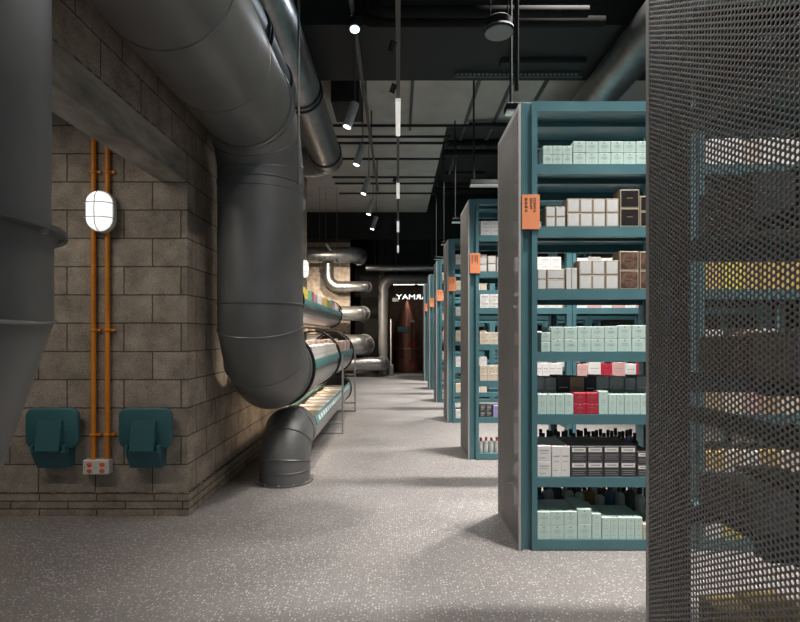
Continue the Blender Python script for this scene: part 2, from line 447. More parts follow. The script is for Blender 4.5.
struct(MB().box(-0.42, 3.2, 18.0, 18.3, 0, 2.95), 'wall_behind_glass', BROWNWALL)
# concrete slab of the ceiling with a notch on the right, black beam before it
struct(MB().box(-4.6, 4.8, 6.0, 8.95, 4.9, 5.0).box(-4.6, 0.853, 8.95, 15.2, 4.9, 5.0), 'ceiling_slab', SLAB, 'grey concrete ceiling slab')
struct(MB().box(-4.6, 4.8, 5.33, 6.5, 4.5, CEIL), 'trim_6', BLACK, 'black painted ceiling beam')

# ------------------------------------------------------------------ big looping duct with product trough
AX, AR = -1.075, 0.325
big = empty('display_duct', (AX, 4.0, 0), 'huge dark grey duct looping overhead, dropping by the block wall into a product trough', 'duct')
O = big.location
zt, zb, R = 2.90, 0.97, 0.48
dark = [DUCT, SEAM]
# near leg: comes down, then turns away to the left below head height
LEGY = 1.02
d2 = Vector((-0.315, -0.03, -0.948)).normalized()
jt = Vector((AX, LEGY, 1.345))
b = MB(); duct_run(b, [(AX, LEGY, 2.43), (AX, LEGY, 1.5)], 0.317); b.build('vertical_section', dark, big, O)
p3 = jt + d2 * 0.46; d3 = Vector((-0.80, 0, -0.6)).normalized()
b = MB(); duct_run(b, [(AX, LEGY, 1.5), jt, p3, p3 + d3 * 0.62, p3 + d3 * 0.62 + Vector((-1.0, 0, 0))], 0.322); b.build('angled_section', dark, big, O)
b = MB(); b.lathe([(0.316, 0), (0.349, 0), (0.349, 0.012), (0.316, 0.012)], (AX, LEGY, 1.49), 56)
fl = b.build('flange', [SEAM], big, O)
for k in range(14):
    a = 2 * PI * (k + 0.35) / 14
    c = (AX + 0.336 * math.cos(a), LEGY + 0.336 * math.sin(a))
    MB().lathe([(0.0075, -0.008), (0.0075, 0.001)], (c[0], c[1], 1.489), 6).build('bolt', [STEEL], fl, O)
top0 = elbow((AX, LEGY, zt), (0, 0, 1), (0, 1, 0), 0.44, 3)
b = MB(); duct_run(b, [(AX, LEGY, 2.43), *top0, (AX, 1.48, zt)], AR, seams=True); b.build('elbow', dark, big, O)
b = MB(); duct_run(b, [(AX, 1.48, zt), (AX, 3.56, zt)], AR); b.ring((AX, 2.35, zt), (0, 1, 0), AR, 0.006, 56, 6, 1); b.ring((AX, 3.0, zt), (0, 1, 0), AR, 0.004, 56, 6, 1)
b.build('overhead_section', dark, big, O)
b = MB(); b.ring((AX, 3.56, zt), (0, 1, 0), AR + 0.003, 0.011, 56, 8, 0, wide=1.6); b.build('seam_band', [SEAM], big, O)
tp = elbow((AX, 4.0, zt), (0, 1, 0), (0, 0, -1), 0.44, 3)
b = MB(); duct_run(b, [(AX, 3.56, zt), *tp, (AX, 4.0, 2.43)], AR); b.build('elbow', dark, big, O)
b = MB(); duct_run(b, [(AX, 4.0, 2.43), (AX, 4.0, 1.5)], AR); b.ring((AX, 4.0, 2.36), (0, 0, 1), AR, 0.005, 56, 6, 1); b.build('vertical_section', dark, big, O)
for z in (2.43, 1.5):
    b = MB(); b.ring((AX, 4.0, z), (0, 0, 1), AR + 0.002, 0.007, 56, 6, 0); b.build('seam_band', [SEAM], big, O)
bp_ = elbow((AX, 4.0, zb), (0, 0, -1), (0, 1, 0), 0.49, 3)
b = MB(); duct_run(b, [(AX, 4.0, 1.5), *bp_, (AX, 4.50, zb)], AR); b.build('elbow', dark, big, O)

def trough(parent, org, ax, az, r, y0, y1, up=0.0, rim_h=0.06, mats=TROUGH):
    """half pipe along Y, open at the top, with an inner skin, end plates and a teal rim board"""
    n = 32; t = 0.012; arc0 = PI - up; arc1 = 2 * PI + up; rx = r * math.cos(up); rz = az + r * math.sin(up)
    vs = []; fs = []
    for y in (y0, y1):
        for rr in (r, r - t):
            for k in range(n + 1):
                a = arc0 + (arc1 - arc0) * k / n
                vs.append((ax + rr * math.cos(a), y, az + rr * math.sin(a)))
    q = n + 1
    for k in range(n):
        fs += [(k, 2 * q + k, 2 * q + k + 1, k + 1), (q + k, q + k + 1, 3 * q + k + 1, 3 * q + k), (k, k + 1, q + k + 1, q + k), (2 * q + k, 3 * q + k, 3 * q + k + 1, 2 * q + k + 1)]
    fs += [(0, q, 3 * q, 2 * q), (n, 2 * q + n, 3 * q + n, q + n)]
    b = MB(); b.add(vs, fs, 0, True)
    tr = b.build('trough', [mats], parent, org, 30)
    b = MB(); b.box(ax - r + 0.03, ax + r - 0.03, y0 + 0.02, y1 - 0.02, az - 0.075, az - 0.06); b.build('tray', [mats], parent, org)
    b = MB(); vs = []; fs = []; a1 = up - rim_h / r; m_ = 8
    for y in (y0 + 0.02, y1 - 0.02):
        for rr in (r + 0.006, r - 0.002):
            for k in range(m_ + 1):
                a = a1 + (up + 0.02 - a1) * k / m_; vs.append((ax + rr * math.cos(a), y, az + rr * math.sin(a)))
    q = m_ + 1
    for k in range(m_): fs += [(k, k + 1, 2 * q + k + 1, 2 * q + k), (q + k, 3 * q + k, 3 * q + k + 1, q + k + 1), (k, q + k, q + k + 1, k + 1), (2 * q + k, 2 * q + k + 1, 3 * q + k + 1, 3 * q + k)]
    fs += [(m_, q + m_, 3 * q + m_, 2 * q + m_), (0, 2 * q, 3 * q, q)]
    b.add(vs, fs, 0, True)
    rim = b.build('front_rim', [TEALBAND], parent, org); rim['label'] = 'teal front rim'
    b = MB(); b.cbox(ax - rx - 0.006, ax - rx + 0.010, y0 + 0.02, y1 - 0.02, rz - 0.03, rz + 0.012, 0.002); b.build('back_rim', [TEALBAND], parent, org)
    return rim
trough(big, O, AX, zb, AR, 4.50, 8.42, 0.18, 0.075)
for y in (4.50, 6.5, 8.42):
    b = MB(); b.ring((AX, y, zb), (0, 1, 0), AR + 0.010, 0.016, 64, 8, 0); b.build('ring_band', [BAND], big, O)

# lower duct: out of the floor, then a low trough
LX, LR, LZ = -0.985, 0.2175, 0.385
low = empty('display_duct', (LX, 4.44, 0), 'small grey duct rising from the floor into a low trough under the big one', 'duct')
O2 = low.location
lp = elbow((LX, 4.44, LZ), (0, 0, 1), (0, 1, 0), 0.30, 3)
b = MB(); duct_run(b, [(LX, 4.44, 0.012), (LX, 4.44, 0.105), ], LR); b.build('vertical_section', dark, low, O2)
b = MB(); duct_run(b, [(LX, 4.44, 0.105), *lp, (LX, 4.80, LZ)], LR); b.build('elbow', dark, low, O2)
b = MB(); b.ring((LX, 4.44, 0.105), (0, 0, 1), LR + 0.001, 0.005, 56, 6, 0); b.build('seam_band', [SEAM], low, O2)
b = MB(); b.lathe([(LR - 0.002, 0.0), (LR + 0.034, 0.0), (LR + 0.034, 0.012), (LR - 0.002, 0.012)], (LX, 4.44, 0), 56); fl = b.build('floor_flange', [SEAM], low, O2)
for k in range(12):
    a = 2 * PI * k / 12
    MB().lathe([(0.008, 0), (0.008, 0.009)], (LX + (LR + 0.02) * math.cos(a), 4.44 + (LR + 0.02) * math.sin(a), 0.012), 6).build('bolt', [STEEL], fl, O2)
LUP = 0.50
rim = trough(low, O2, LX, LZ, LR, 4.80, 8.3, LUP, 0.085)
b = MB(); b.ring((LX, 8.3, LZ), (0, 1, 0), LR + 0.006, 0.012, 56, 8, 0); b.build('ring_band', [BAND], low, O2)
for k in range(20):
    y = 4.98 + k * 0.155; rr = LR + 0.0072
    b = MB()
    a0, a1 = LUP - 0.30, LUP - 0.10
    b.quad((LX + rr * math.cos(a0), y, LZ + rr * math.sin(a0)), (LX + rr * math.cos(a0), y + 0.09, LZ + rr * math.sin(a0)), (LX + rr * math.cos(a1), y + 0.09, LZ + rr * math.sin(a1)), (LX + rr * math.cos(a1), y, LZ + rr * math.sin(a1)))
    b.build('price_label', [P['white']], rim, O2)
# end plate of both troughs
b = MB(); b.tube([(LX, 8.30, LZ), (LX, 8.315, LZ)], LR - 0.012, 40); b.build('end_plate', [BAND], low, O2)
b = MB(); b.tube([(AX, 8.42, zb), (AX, 8.44, zb)], AR - 0.012, 48); b.build('end_plate', [BAND], big, O)

# upper trough at eye height
UX, UR, UZ = -1.10, 0.205, 1.585
up = empty('display_duct', (UX, 4.8, UZ - UR), 'steel trough at eye height behind the vertical duct, holding colourful packets', 'duct')
O3 = up.location
trough(up, O3, UX, UZ, UR, 4.8, 8.1, 0.1, 0.06)
for y in (4.80, 8.1):
    b = MB(); b.ring((UX, y, UZ), (0, 1, 0), UR + 0.006, 0.012, 56, 8, 0); b.build('ring_band', [BAND], up, O3)
b = MB(); b.tube([(UX, 8.1, UZ), (UX, 8.115, UZ)], UR - 0.012, 40); b.build('end_plate', [BAND], up, O3)
for y in (5.4, 7.5):          # wall brackets
    b = MB(); b.box(WX + 0.02, UX - UR + 0.002, y, y + 0.03, UZ - 0.03, UZ - 0.005); b.box(WX + 0.001, WX + 0.02, y, y + 0.03, UZ - 0.12, UZ + 0.1); b.build('wall_bracket', [STANDM], up, O3)

# strip lights under the two upper troughs
for root, x, z, lb in ((big, AX + 0.02, zb - AR - 0.022, 'strip'), (up, UX + 0.02, UZ - UR - 0.022, 'strip')):
    og = root.location
    st = MB().cbox(x - 0.02, x + 0.02, 4.7, 8.0, z, z + 0.02, 0.002).build('strip_light', [GLOWDIM], root, og)
    lamp_area('lamp', (x - og.x, 6.35 - og.y, z - 0.002 - og.z), 0.03, 3.2, STRIP_W, (1, 0.80, 0.60), (0, 0.55, 0), root)
# frames that carry the two lower troughs
def stand(y, label):
    e = empty('pipe_stand', ((AX + LX) / 2, y, 0), label, 'stand', 'grey frames under the troughs')
    xf, xb, t = -0.704, -1.446, 0.022
    for x in (xf, xb):
        MB().cbox(x - t / 2, x + t / 2, y - t / 2, y + t / 2, 0, 1.02, 0.002).build('leg', [STANDM], e, e.location)
    for z in (0.012, 0.143, 0.606):
        MB().cbox(xb + t / 2, xf - t / 2, y - t / 2, y + t / 2, z - t / 2, z + t / 2, 0.002).build('crossbar', [STANDM], e, e.location)
stand(6.48, 'thin grey steel frame carrying the troughs, the nearer of the two')
stand(8.36, 'thin grey steel frame carrying the far end of the troughs')

# ------------------------------------------------------------------ other overhead ducts
def plain_duct(name, path, r, label, mats=None, bands=(), group=None, bandmat=None, seams=True, n=40, cat='duct'):
    p0 = Vector(path[0])
    e = empty(name, p0, label, cat, group)
    b = MB(); duct_run(b, path, r, n, seams, bead=0.005); b.build('duct_run', mats or [DUCT, SEAM], e, p0)
    for (c, ax) in bands:
        b = MB(); b.ring(c, ax, r + 0.006, 0.014, n, 8, 0); b.build('joint_band', [bandmat or BAND], e, p0)
    return e
bp2 = elbow((-1.115, 4.78, 3.507), (0, 1, 0), (-1, 0, 0), 0.22, 3)
plain_duct('air_duct', [(-1.115, 1.8, 3.507), *bp2, (-1.47, 4.78, 3.507)], 0.174, 'dark grey overhead duct tucked just above and right of the huge duct', None,
           [((-1.115, 3.72, 3.507), (0, 1, 0)), ((-1.115, 3.80, 3.507), (0, 1, 0)), ((-1.115, 4.48, 3.507), (0, 1, 0))])
cp = elbow((-1.07, 7.95, 3.95), (0, 1, 0), (-1, 0, 0), 0.28, 3)
plain_duct('air_duct', [(-1.07, 2.0, 3.95), *cp, (-1.47, 7.95, 3.95)], 0.22, 'bright grey overhead duct bending left into the wall', [GALV, SEAM],
           [((-1.07, 5.55, 3.95), (0, 1, 0)), ((-1.07, 5.66, 3.95), (0, 1, 0)), ((-1.07, 7.5, 3.95), (0, 1, 0))])
plain_duct('air_duct', [(2.51, 2.2, 4.27), (2.51, 14.5, 4.27)], 0.225, 'bright steel duct crossing overhead above the racks on the right', [GALV, SEAM],
           [((2.51, 4.4, 4.27), (0, 1, 0)), ((2.51, 7.4, 4.27), (0, 1, 0))], bandmat=SEAM)
# hanger rod beside the vertical duct
tag(MB().tube([(-0.672, 3.45, CEIL), (-0.672, 3.45, 2.28)], 0.008, 10).build('hanger_rod', [SEAM], None, (-0.672, 3.45, 2.28)), 'thin hanging rod beside the big vertical duct', 'rod')

# ------------------------------------------------------------------ pipes of the back bay
def P3(px, py, Y): return Vector(((px - 398) * Y / F, Y, 1.27 + (334 - py) * Y / F))
gp = [GALV, SEAM]
Yb = 14.9
def bay_pipe(py, pr, px0, px1, label, Y=Yb, mats=gp, dz=0):
    r = pr * Y / F; a = P3(px0, py, Y); c = P3(px1, py, Y)
    el = elbow(c, (1, 0, 0), (0, 1, 0), r * 1.15, 3)
    a.x = -4.59
    path = [a, *el, c + Vector((0, r * 1.15 + 0.22, 0))]
    q = c + Vector((0, r * 1.35, 0))
    return plain_duct('steam_pipe', path, r, label, mats, [(tuple(q), (0, 1, 0))], 'pipes at the back of the bay', bandmat=GALV), r
bay_pipe(255, 8.0, 268, 358, 'topmost fat steel pipe across the back bay, bending away')
bay_pipe(313.5, 7.4, 290, 362, 'steel pipe at the back level with the eye height trough')
bay_pipe(345, 10.4, 290, 363, 'fattest steel pipe at the back, second from the floor')
bay_pipe(364, 6.9, 300, 382, 'lowest steel pipe at the back, lying close to the floor', Y=15.0)
c1 = P3(328, 263.8, 14.9); c2 = P3(328, 286.5, 14.9); c3 = P3(366, 286.5, 14.9); r2 = 5.2 * 14.9 / F
path = [c1, *elbow(c2, (0, 0, -1), (1, 0, 0), 0.34, 4), *elbow(c3, (1, 0, 0), (0, 1, 0), 0.2, 3), c3 + Vector((0, 0.42, 0))]
plain_duct('steam_pipe', path, r2, 'bright steel pipe dropping from the topmost pipe and bending right', gp,
           [(tuple(P3(347, 286.5, 14.9)), (1, 0, 0)), (tuple(c3 + Vector((0, 0.25, 0))), (0, 1, 0))], 'pipes at the back of the bay', bandmat=GALV)
q0 = P3(383.3, 374, 15.85); q0.z = 0.0
q1 = P3(383.3, 279, 15.85); q2 = P3(436, 279, 15.85)
plain_duct('steam_pipe', [q0, *elbow(q1, (0, 0, 1), (1, 0, 0), 0.36, 4), q2], 4.9 * 15.85 / F, 'dark upright pipe at the end of the aisle, bending right at the top', [DUCT, SEAM], (), 'pipes at the back of the bay')
tp_ = plain_duct('steam_pipe', [P3(366, 268, 15.5), P3(440, 268, 15.5)], 3.2 * 15.5 / F, 'thin bright level pipe above the dark upright pipe', gp, (), 'pipes at the back of the bay')
for px in (375, 432):
    q = P3(px, 268, 15.5); MB().tube([q, (q.x, q.y, CEIL)], 0.01, 8).build('hanger', [DARKPIPE], tp_, tp_.location)
# post, tank, sign
s0 = P3(391, 374, 15.7); 
e = empty('barrier_post', (s0.x, 15.7, 0), 'slim silver post on the floor before the glass', 'post')
MB().lathe([(0.08, 0), (0.08, 0.32), (0.05, 0.34)], (s0.x, 15.7, 0), 20).build('base', [STANDM], e, e.location)
MB().lathe([(0.025, 0.34), (0.025, 1.72), (0.02, 1.73)], (s0.x, 15.7, 0), 14).build('pole', [STANDM], e, e.location)
tx = 0.30; ty = 17.3
e = empty('copper_still', (tx, ty, 0), 'tall copper still with pointed top behind the glass', 'tank')
MB().lathe([(0.42, 0.0), (0.44, 0.06), (0.44, 1.25), (0.40, 1.45), (0.25, 1.95), (0.12, 2.28), (0.07, 2.4)], (tx, ty, 0), 40).build('body', [COPPER], e, e.location)
for z in (0.78, 0.5):
    b = MB(); b.ring((tx, ty, z), (0, 0, 1), 0.445, 0.018, 40, 8); b.build('hoop', [P['gold'] if z > .6 else SEAM], e, e.location)
MB().cbox(tx - 0.32, tx + 0.05, ty - 0.475, ty - 0.41, 1.33, 1.5, 0.01).build('name_plate', [TEALBAND], e, e.location)
b = MB(); b.tube([(tx + 0.16, ty - 0.5, 0.35), (tx + 0.16, ty - 0.5, 1.7)], 0.02, 10); b.build('side_pipe', [DARKPIPE], e, e.location)
for z in (0.92, 0.35):
    b = MB(); b.ring((tx + 0.16, ty - 0.53, z), (0, 1, 0), 0.09, 0.022, 24, 8); b.box(tx + 0.07, tx + 0.25, ty - 0.54, ty - 0.52, z - 0.012, z + 0.012); b.build('valve_wheel', [REDP], e, e.location)
MB().cbox(tx + 0.07, tx + 0.25, ty - 0.56, ty - 0.44, 1.66, 1.71, 0.01).build('gauge', [PLASTW], e, e.location)
# white letters facing the far side of the glass: seen mirrored from here
M = Matrix.Translation((1.16, 16.20, 2.375)) @ Matrix.Scale(0.72, 4, (0, 0, 1)) @ Matrix.Scale(-1, 4, (1, 0, 0)) @ Matrix.Rotation(PI / 2, 4, 'X')
sg = textmesh('letter_sign', 'HARMAY', 0.30, SIGNGLOW, None, M, 0.012, 'LEFT', 1.0)
tag(sg, 'white glowing letters seen mirrored on the glass at the aisle end', 'sign')
e = empty('hanging_sign', P3(396, 296, 15.35), 'tiny pale sign hanging on a wire before the upright pipe', 'sign')
q = P3(396, 300, 15.35)
MB().cbox(q.x - 0.11, q.x + 0.08, 15.33, 15.37, q.z - 0.05, q.z + 0.06, 0.005).build('plate', [EDGE], e, e.location)
MB().tube([(q.x, 15.35, q.z + 0.06), (q.x, 15.35, CEIL)], 0.006, 8).build('wire', [SEAM], e, e.location)

# ------------------------------------------------------------------ wall things: lamps, conduit, socket, folding seats
def wpx(px, py, d=0.0): return ((px - 398) * (WY - d) / F, 1.27 + (334 - py) * (WY - d) / F)
def conduit(px, label):
    x, _ = wpx(px, 0, 0.03)
    e = empty('conduit', (x, WY, 0.36), label, 'conduit', 'orange conduits on the block wall')
    b = MB(); b.tube([(x, WY - 0.028, 2.88), (x, WY - 0.028, 0.395)], 0.0165, 14); b.build('tube', [CONDUIT], e, e.location)
    for py in (173, 330, 434):
        z = wpx(0, py)[1]
        b = MB(); b.ring((x, WY - 0.028, z), (0, 0, 1), 0.019, 0.005, 18, 6, wide=2.0); b.box(x + 0.012, x + 0.045, WY - 0.022, WY, z - 0.008, z + 0.008); b.build('clip', [CONDUIT], e, e.location)
conduit(93.3, 'left one of two orange conduits running up the block wall')
conduit(107.3, 'right one of two orange conduits running up the block wall')
def outline(wd, ht, rad, n=8):
    pts = []
    for (cx, cz, a0) in ((wd / 2 - rad, ht / 2 - rad, 0), (-wd / 2 + rad, ht / 2 - rad, PI / 2), (-wd / 2 + rad, -ht / 2 + rad, PI), (wd / 2 - rad, -ht / 2 + rad, 1.5 * PI)):
        for k in range(n + 1):
            a = a0 + PI / 2 * k / n; pts.append((cx + rad * math.cos(a), cz + rad * math.sin(a)))
    return pts
def slab_y(mb, cx, cz, y_wall, wd, ht, rad, layers, m=0):
    """rounded slab standing off a wall that faces -Y; layers = (distance from wall, inset)"""
    n = None; vs = []
    for (d, ins) in layers:
        o = outline(wd - 2 * ins, ht - 2 * ins, max(0.002, rad - ins)); n = len(o)
        vs += [(cx + x, y_wall - d, cz + z) for x, z in o]
    fs = [tuple(range(n))[::-1][::-1]]
    fs = [tuple(range(n))]
    for i in range(len(layers) - 1):
        for k in range(n): fs.append((i * n + k, (i + 1) * n + k, (i + 1) * n + (k + 1) % n, i * n + (k + 1) % n))
    q = (len(layers) - 1) * n
    fs.append(tuple(q + k for k in range(n))[::-1])
    fs = [tuple(reversed(f)) for f in fs]
    mb.add(vs, fs, m, True)
def bulkhead(label, lit=True, name='bulkhead_lamp'):
    """built at the origin on a wall facing -Y"""
    e = empty(name, (0, 0, 0), label, 'lamp', 'oval bulkhead lamps')
    b = MB(); slab_y(b, 0, 0, 0, 0.185, 0.285, 0.092, [(0, 0), (0.035, 0), (0.04, 0.006)]); b.build('base', [PLASTW], e)
    b = MB(); slab_y(b, 0, 0, 0, 0.172, 0.272, 0.086, [(0.038, 0), (0.065, 0.004), (0.085, 0.016), (0.098, 0.036), (0.103, 0.06)]); b.build('diffuser', [GLOW if lit else GLOWDIM], e, sharp=80)
    b = MB()
    ys = [(-0.146, 0.035), (-0.13, 0.075), (-0.09, 0.105), (0, 0.112), (0.09, 0.105), (0.13, 0.075), (0.146, 0.035)]
    b.tube([(0, -d, z) for z, d in ys], 0.0028, 8)
    for zz in (-0.05, 0.05):
        b.tube([(x, -d, zz) for x, d in ((-0.095, 0.03), (-0.09, 0.075), (-0.05, 0.108), (0, 0.112), (0.05, 0.108), (0.09, 0.075), (0.095, 0.03))], 0.0028, 8)
    b.build('wire_guard', [STANDM], e)
    return e
L0 = bulkhead('lit oval bulkhead lamp with wire guard over the orange conduits')
x, z = wpx(97, 210, 0.12); L0.location = (x, WY - 0.045, z)
L1 = bulkhead('oval bulkhead lamp on the aisle side of the wall beside the big vertical duct')
L1.location = (WX, 7.83, 2.27); L1.rotation_euler = (0, 0, PI / 2)
for zz, lb in ((3.24, 'unlit white bulkhead lamp halfway up the wall strip beside the vertical duct'), (4.39, 'unlit white bulkhead lamp high on the wall strip beside the vertical duct')):
    l = bulkhead(lb, False); l.location = (WX, 7.75, zz); l.rotation_euler = (0, 0, PI / 2); l.scale = (0.7, 0.7, 0.7)
# socket box
x, z = wpx(95.5, 467.5, 0.06)
e = empty('socket_box', (x, WY, z - 0.05), 'white socket box with four orange sockets below the conduits', 'socket')
MB().cbox(x - 0.09, x + 0.09, WY - 0.06, WY, z - 0.05, z + 0.05, 0.005).build('housing', [PLASTW], e, e.location)
for sx in (-0.042, 0.046):
    for sz in (-0.021, 0.021):
        b = MB(); slab_y(b, x + sx, z + sz, WY - 0.0598, 0.034, 0.028, 0.0138, [(0, 0), (0.004, 0), (0.006, 0.003)]); b.build('socket_outlet', [SOCKET], e, e.location)
for sx in (-0.075, 0.002, 0.078):
    b = MB(); slab_y(b, x + sx, z, WY - 0.0598, 0.007, 0.007, 0.0034, [(0, 0), (0.002, 0.0005)]); b.build('screw', [SEAM], e, e.location)
def seat(px, label):
    x, zt_ = wpx(px, 408, 0.09); zb_ = wpx(px, 449, 0.09)[1]
    zc = (zt_ + zb_) / 2; ht = zt_ - zb_
    e = empty('folding_seat', (x, WY, wpx(0, 468, 0.08)[1]), label, 'seat', 'teal fold down wall seats')
    og = e.location
    b = MB(); slab_y(b, x, zc, WY - 0.05, 0.362, ht, 0.062, [(0, 0.01), (0.008, 0), (0.030, 0), (0.036, 0.004), (0.040, 0.012)]); b.build('seat_pad', [TEALDK], e, og)
    z1 = wpx(0, 421, 0.12)[1]; z2 = wpx(0, 451, 0.13)[1]; z3 = wpx(0, 468, 0.08)[1]
    b = MB(); hw = 0.082   # wedge shaped arm, thicker at the bottom
    vs = [(x - hw, WY - 0.088, z1), (x + hw, WY - 0.088, z1), (x + hw, WY - 0.108, z1), (x - hw, WY - 0.108, z1),
          (x - hw, WY - 0.088, z2), (x + hw, WY - 0.088, z2), (x + hw, WY - 0.140, z2), (x - hw, WY - 0.140, z2)]
    b.add(vs, [(0, 1, 2, 3), (7, 6, 5, 4), (3, 2, 6, 7), (0, 4, 5, 1), (1, 5, 6, 2), (0, 3, 7, 4)]); b.build('arm', [TEALDK], e, og)
    b = MB(); h0, h1 = 0.116, 0.106
    zz = wpx(0, 449, 0.13)[1]
    vs = [(x - h0, WY - 0.001, zz), (x + h0, WY - 0.001, zz), (x + h0, WY - 0.13, zz - 0.015), (x - h0, WY - 0.13, zz - 0.015),
          (x - h1, WY - 0.001, z3), (x + h1, WY - 0.001, z3), (x + h1, WY - 0.075, z3), (x - h1, WY - 0.075, z3)]
    b.add(vs, [(0, 1, 2, 3), (7, 6, 5, 4), (3, 2, 6, 7), (0, 4, 5, 1), (1, 5, 6, 2), (0, 3, 7, 4)])
    for sx in (-1, 1): b.cbox(x + sx * (h0 - 0.008) - 0.010, x + sx * (h0 - 0.008) + 0.010, WY - 0.13, WY - 0.001, zz - 0.03, zz + 0.022, 0.003)
    b.build('hinge_bracket', [TEALDK], e, og)
seat(51, 'teal folded wall seat left of the orange conduits, partly behind the duct')
seat(144.5, 'teal folded wall seat right of the orange conduits')

# ------------------------------------------------------------------ racks
RX = 0.708; RD = 0.625; PITCH = 2.155; RY = [0.83 + PITCH * k for k in range(7)]
SH = [0.064 + 0.367 * k for k in range(8)]      # shelf tops, the last is the top frame
RH = 2.633
BAY = 0.98; NB = 3
def perf_mesh():
    p = 0.0134; rh = 0.0046; t = 0.0011
    y0, y1, z0, z1 = 0.016, RD - 0.016, 0.02, RH - 0.03
    cols = int((y1 - y0) / (p * 0.8660)); rows = int((z1 - z0) / p)
    cy, cz = [], []
    for i in range(cols + 1):
        for j in range(rows + 1):
            cy.append(y0 + i * p * 0.8660); cz.append(z0 + (j + 0.5 * (i % 2)) * p)
    cy = np.array(cy); cz = np.array(cz); n = len(cy)
    a6 = np.arange(6) * PI / 3
    R = p / math.sqrt(3)
    oy = cy[:, None] + R * np.cos(a6); oz = cz[:, None] + R * np.sin(a6)
    iy = cy[:, None] + rh * np.cos(a6); iz = cz[:, None] + rh * np.sin(a6)
    pts = np.stack([np.concatenate([oy.ravel(), iy.ravel()]), np.concatenate([oz.ravel(), iz.ravel()])], 1)
    key = np.round(pts * 20000).astype(np.int64)
    _, first, inv = np.unique(key, axis=0, return_index=True, return_inverse=True)
    inv = inv.ravel()
    U = pts[first]; nu = len(U)
    o = inv[:n * 6].reshape(n, 6); q = inv[n * 6:].reshape(n, 6)
    o2 = np.roll(o, -1, 1); q2 = np.roll(q, -1, 1)
    front = np.stack([o, q, q2, o2], 2).reshape(-1, 4)           # faces -X
    back = np.stack([o2, q2, q, o], 2).reshape(-1, 4) + nu
    wall = np.stack([q, q + nu, q2 + nu, q2], 2).reshape(-1, 4)
    V = np.zeros((2 * nu, 3)); V[:nu, 1:] = U; V[nu:, 1:] = U; V[nu:, 0] = t
    Fc = np.concatenate([front, back, wall])
    me = bpy.data.meshes.new('perforated_sheet')
    me.vertices.add(len(V)); me.vertices.foreach_set('co', V.ravel())
    me.loops.add(Fc.size); me.loops.foreach_set('vertex_index', Fc.ravel().astype(np.int32))
    me.polygons.add(len(Fc)); me.polygons.foreach_set('loop_start', (np.arange(len(Fc)) * 4).astype(np.int32))
    me.update(calc_edges=True); me.validate()
    me.materials.append(PERF)
    return me

def make_rack():
    """local frame: x from the panel face, y from the rack front, z from the floor"""
    e = empty('storage_rack', (0, 0, 0), '', 'rack', 'teal storage racks')
    ps = bpy.data.objects.new('side_panel', perf_mesh()); COL.objects.link(ps); ps.parent = e; ps['label'] = 'grey perforated side panel'
    b = MB(); t = 0.012
    b.box(-0.001, t, 0, 0.017, 0, RH - 0.015); b.box(-0.001, t, RD - 0.017, RD, 0, RH - 0.015)
    b.box(-0.001, t, 0.017, RD - 0.017, 0, 0.022); b.box(-0.001, t, 0.017, RD - 0.017, RH - 0.045, RH - 0.015)
    b.build('panel_frame', [EDGE], e)
    for k in range(NB + 1):
        x0 = 0.014 + k * BAY
        for side in (0, 1):
            b = MB()
            ya, yb = (0.0, 0.075) if side == 0 else (RD, RD - 0.075)
            def bx(xa, xb, d0, d1, z0=0.0, z1=RH):
                s = 1 if side == 0 else -1; A = ya + s * d0; B_ = ya + s * d1
                b.box(xa, xb, min(A, B_), max(A, B_), z0, z1)
            bx(x0, x0 + 0.010, 0.0, 0.075)                 # outer flange
            bx(x0 + 0.010, x0 + 0.062, 0.022, 0.030)       # web
            bx(x0 + 0.062, x0 + 0.094, 0.0, 0.012)         # front flange
            bx(x0 + 0.062, x0 + 0.068, 0.012, 0.075)
            bx(x0 - 0.0, x0 + 0.094, 0.0305, 0.075, 0.0, 0.006)
            b.build('post', [TEAL], e)
        # side struts of the frame
        for z in (0.30, 1.05, 1.80, 2.45): MB().box(x0 + 0.022, x0 + 0.055, 0.075, RD - 0.075, z, z + 0.035).build('side_brace', [TEAL], e)
    for k in range(NB):
        xa = 0.014 + k * BAY + 0.0945; xb = 0.014 + (k + 1) * BAY + 0.0
        for j, z in enumerate(SH):
            b = MB()
            b.box(xa, xb, 0.002, 0.030, z - 0.058, z); b.box(xa, xb, 0.030, 0.046, z - 0.058, z - 0.052)
            b.box(xa, xb, RD - 0.030, RD - 0.002, z - 0.058, z)
            b.box(xa, xb, 0.030, RD - 0.030, z - 0.005, z)
            b.box(xa, xb, 0.29, 0.335, z - 0.032, z - 0.005)
            b.build('shelf' if j < 7 else 'top_frame', [TEAL], e)
    # orange tag clipped to the corner post
    b = MB(); tw = 0.104; b.cbox(0.016, 0.016 + tw, -0.007, -0.002, 1.882, 2.084, 0.001)
    tg = b.build('section_tag', [ORANGE], e); tg['label'] = 'orange section tag'
    def txt(body, size, px, zt_, vert=False):
        if vert:
            Mx = Matrix.Translation((px, -0.0072, zt_)) @ Matrix.Rotation(PI / 2, 4, 'X') @ Matrix.Rotation(-PI / 2, 4, 'Z')
        else:
            Mx = Matrix.Translation((px, -0.0072, zt_)) @ Matrix.Rotation(PI / 2, 4, 'X')
        return Mx
    textmesh('lettering', 'ESSENCE', 0.021, PRINT, tg, txt(0, 0, 0.083, 2.066, True), 0.0006, spacing=1.05)
    textmesh('lettering', 'SERUM', 0.021, PRINT, tg, txt(0, 0, 0.062, 2.066, True), 0.0006, spacing=1.05)
    for i, ch in enumerate('面部精华'):
        textmesh('lettering', ch, 0.018, PRINT, tg, txt(0, 0, 0.031, 2.050 - i * 0.0225), 0.0006)
    return e
RN = ['closest teal rack', 'front teal rack', 'second teal rack', 'third teal rack', 'fourth teal rack', 'fifth teal rack', 'sixth teal rack']
proto = make_rack()
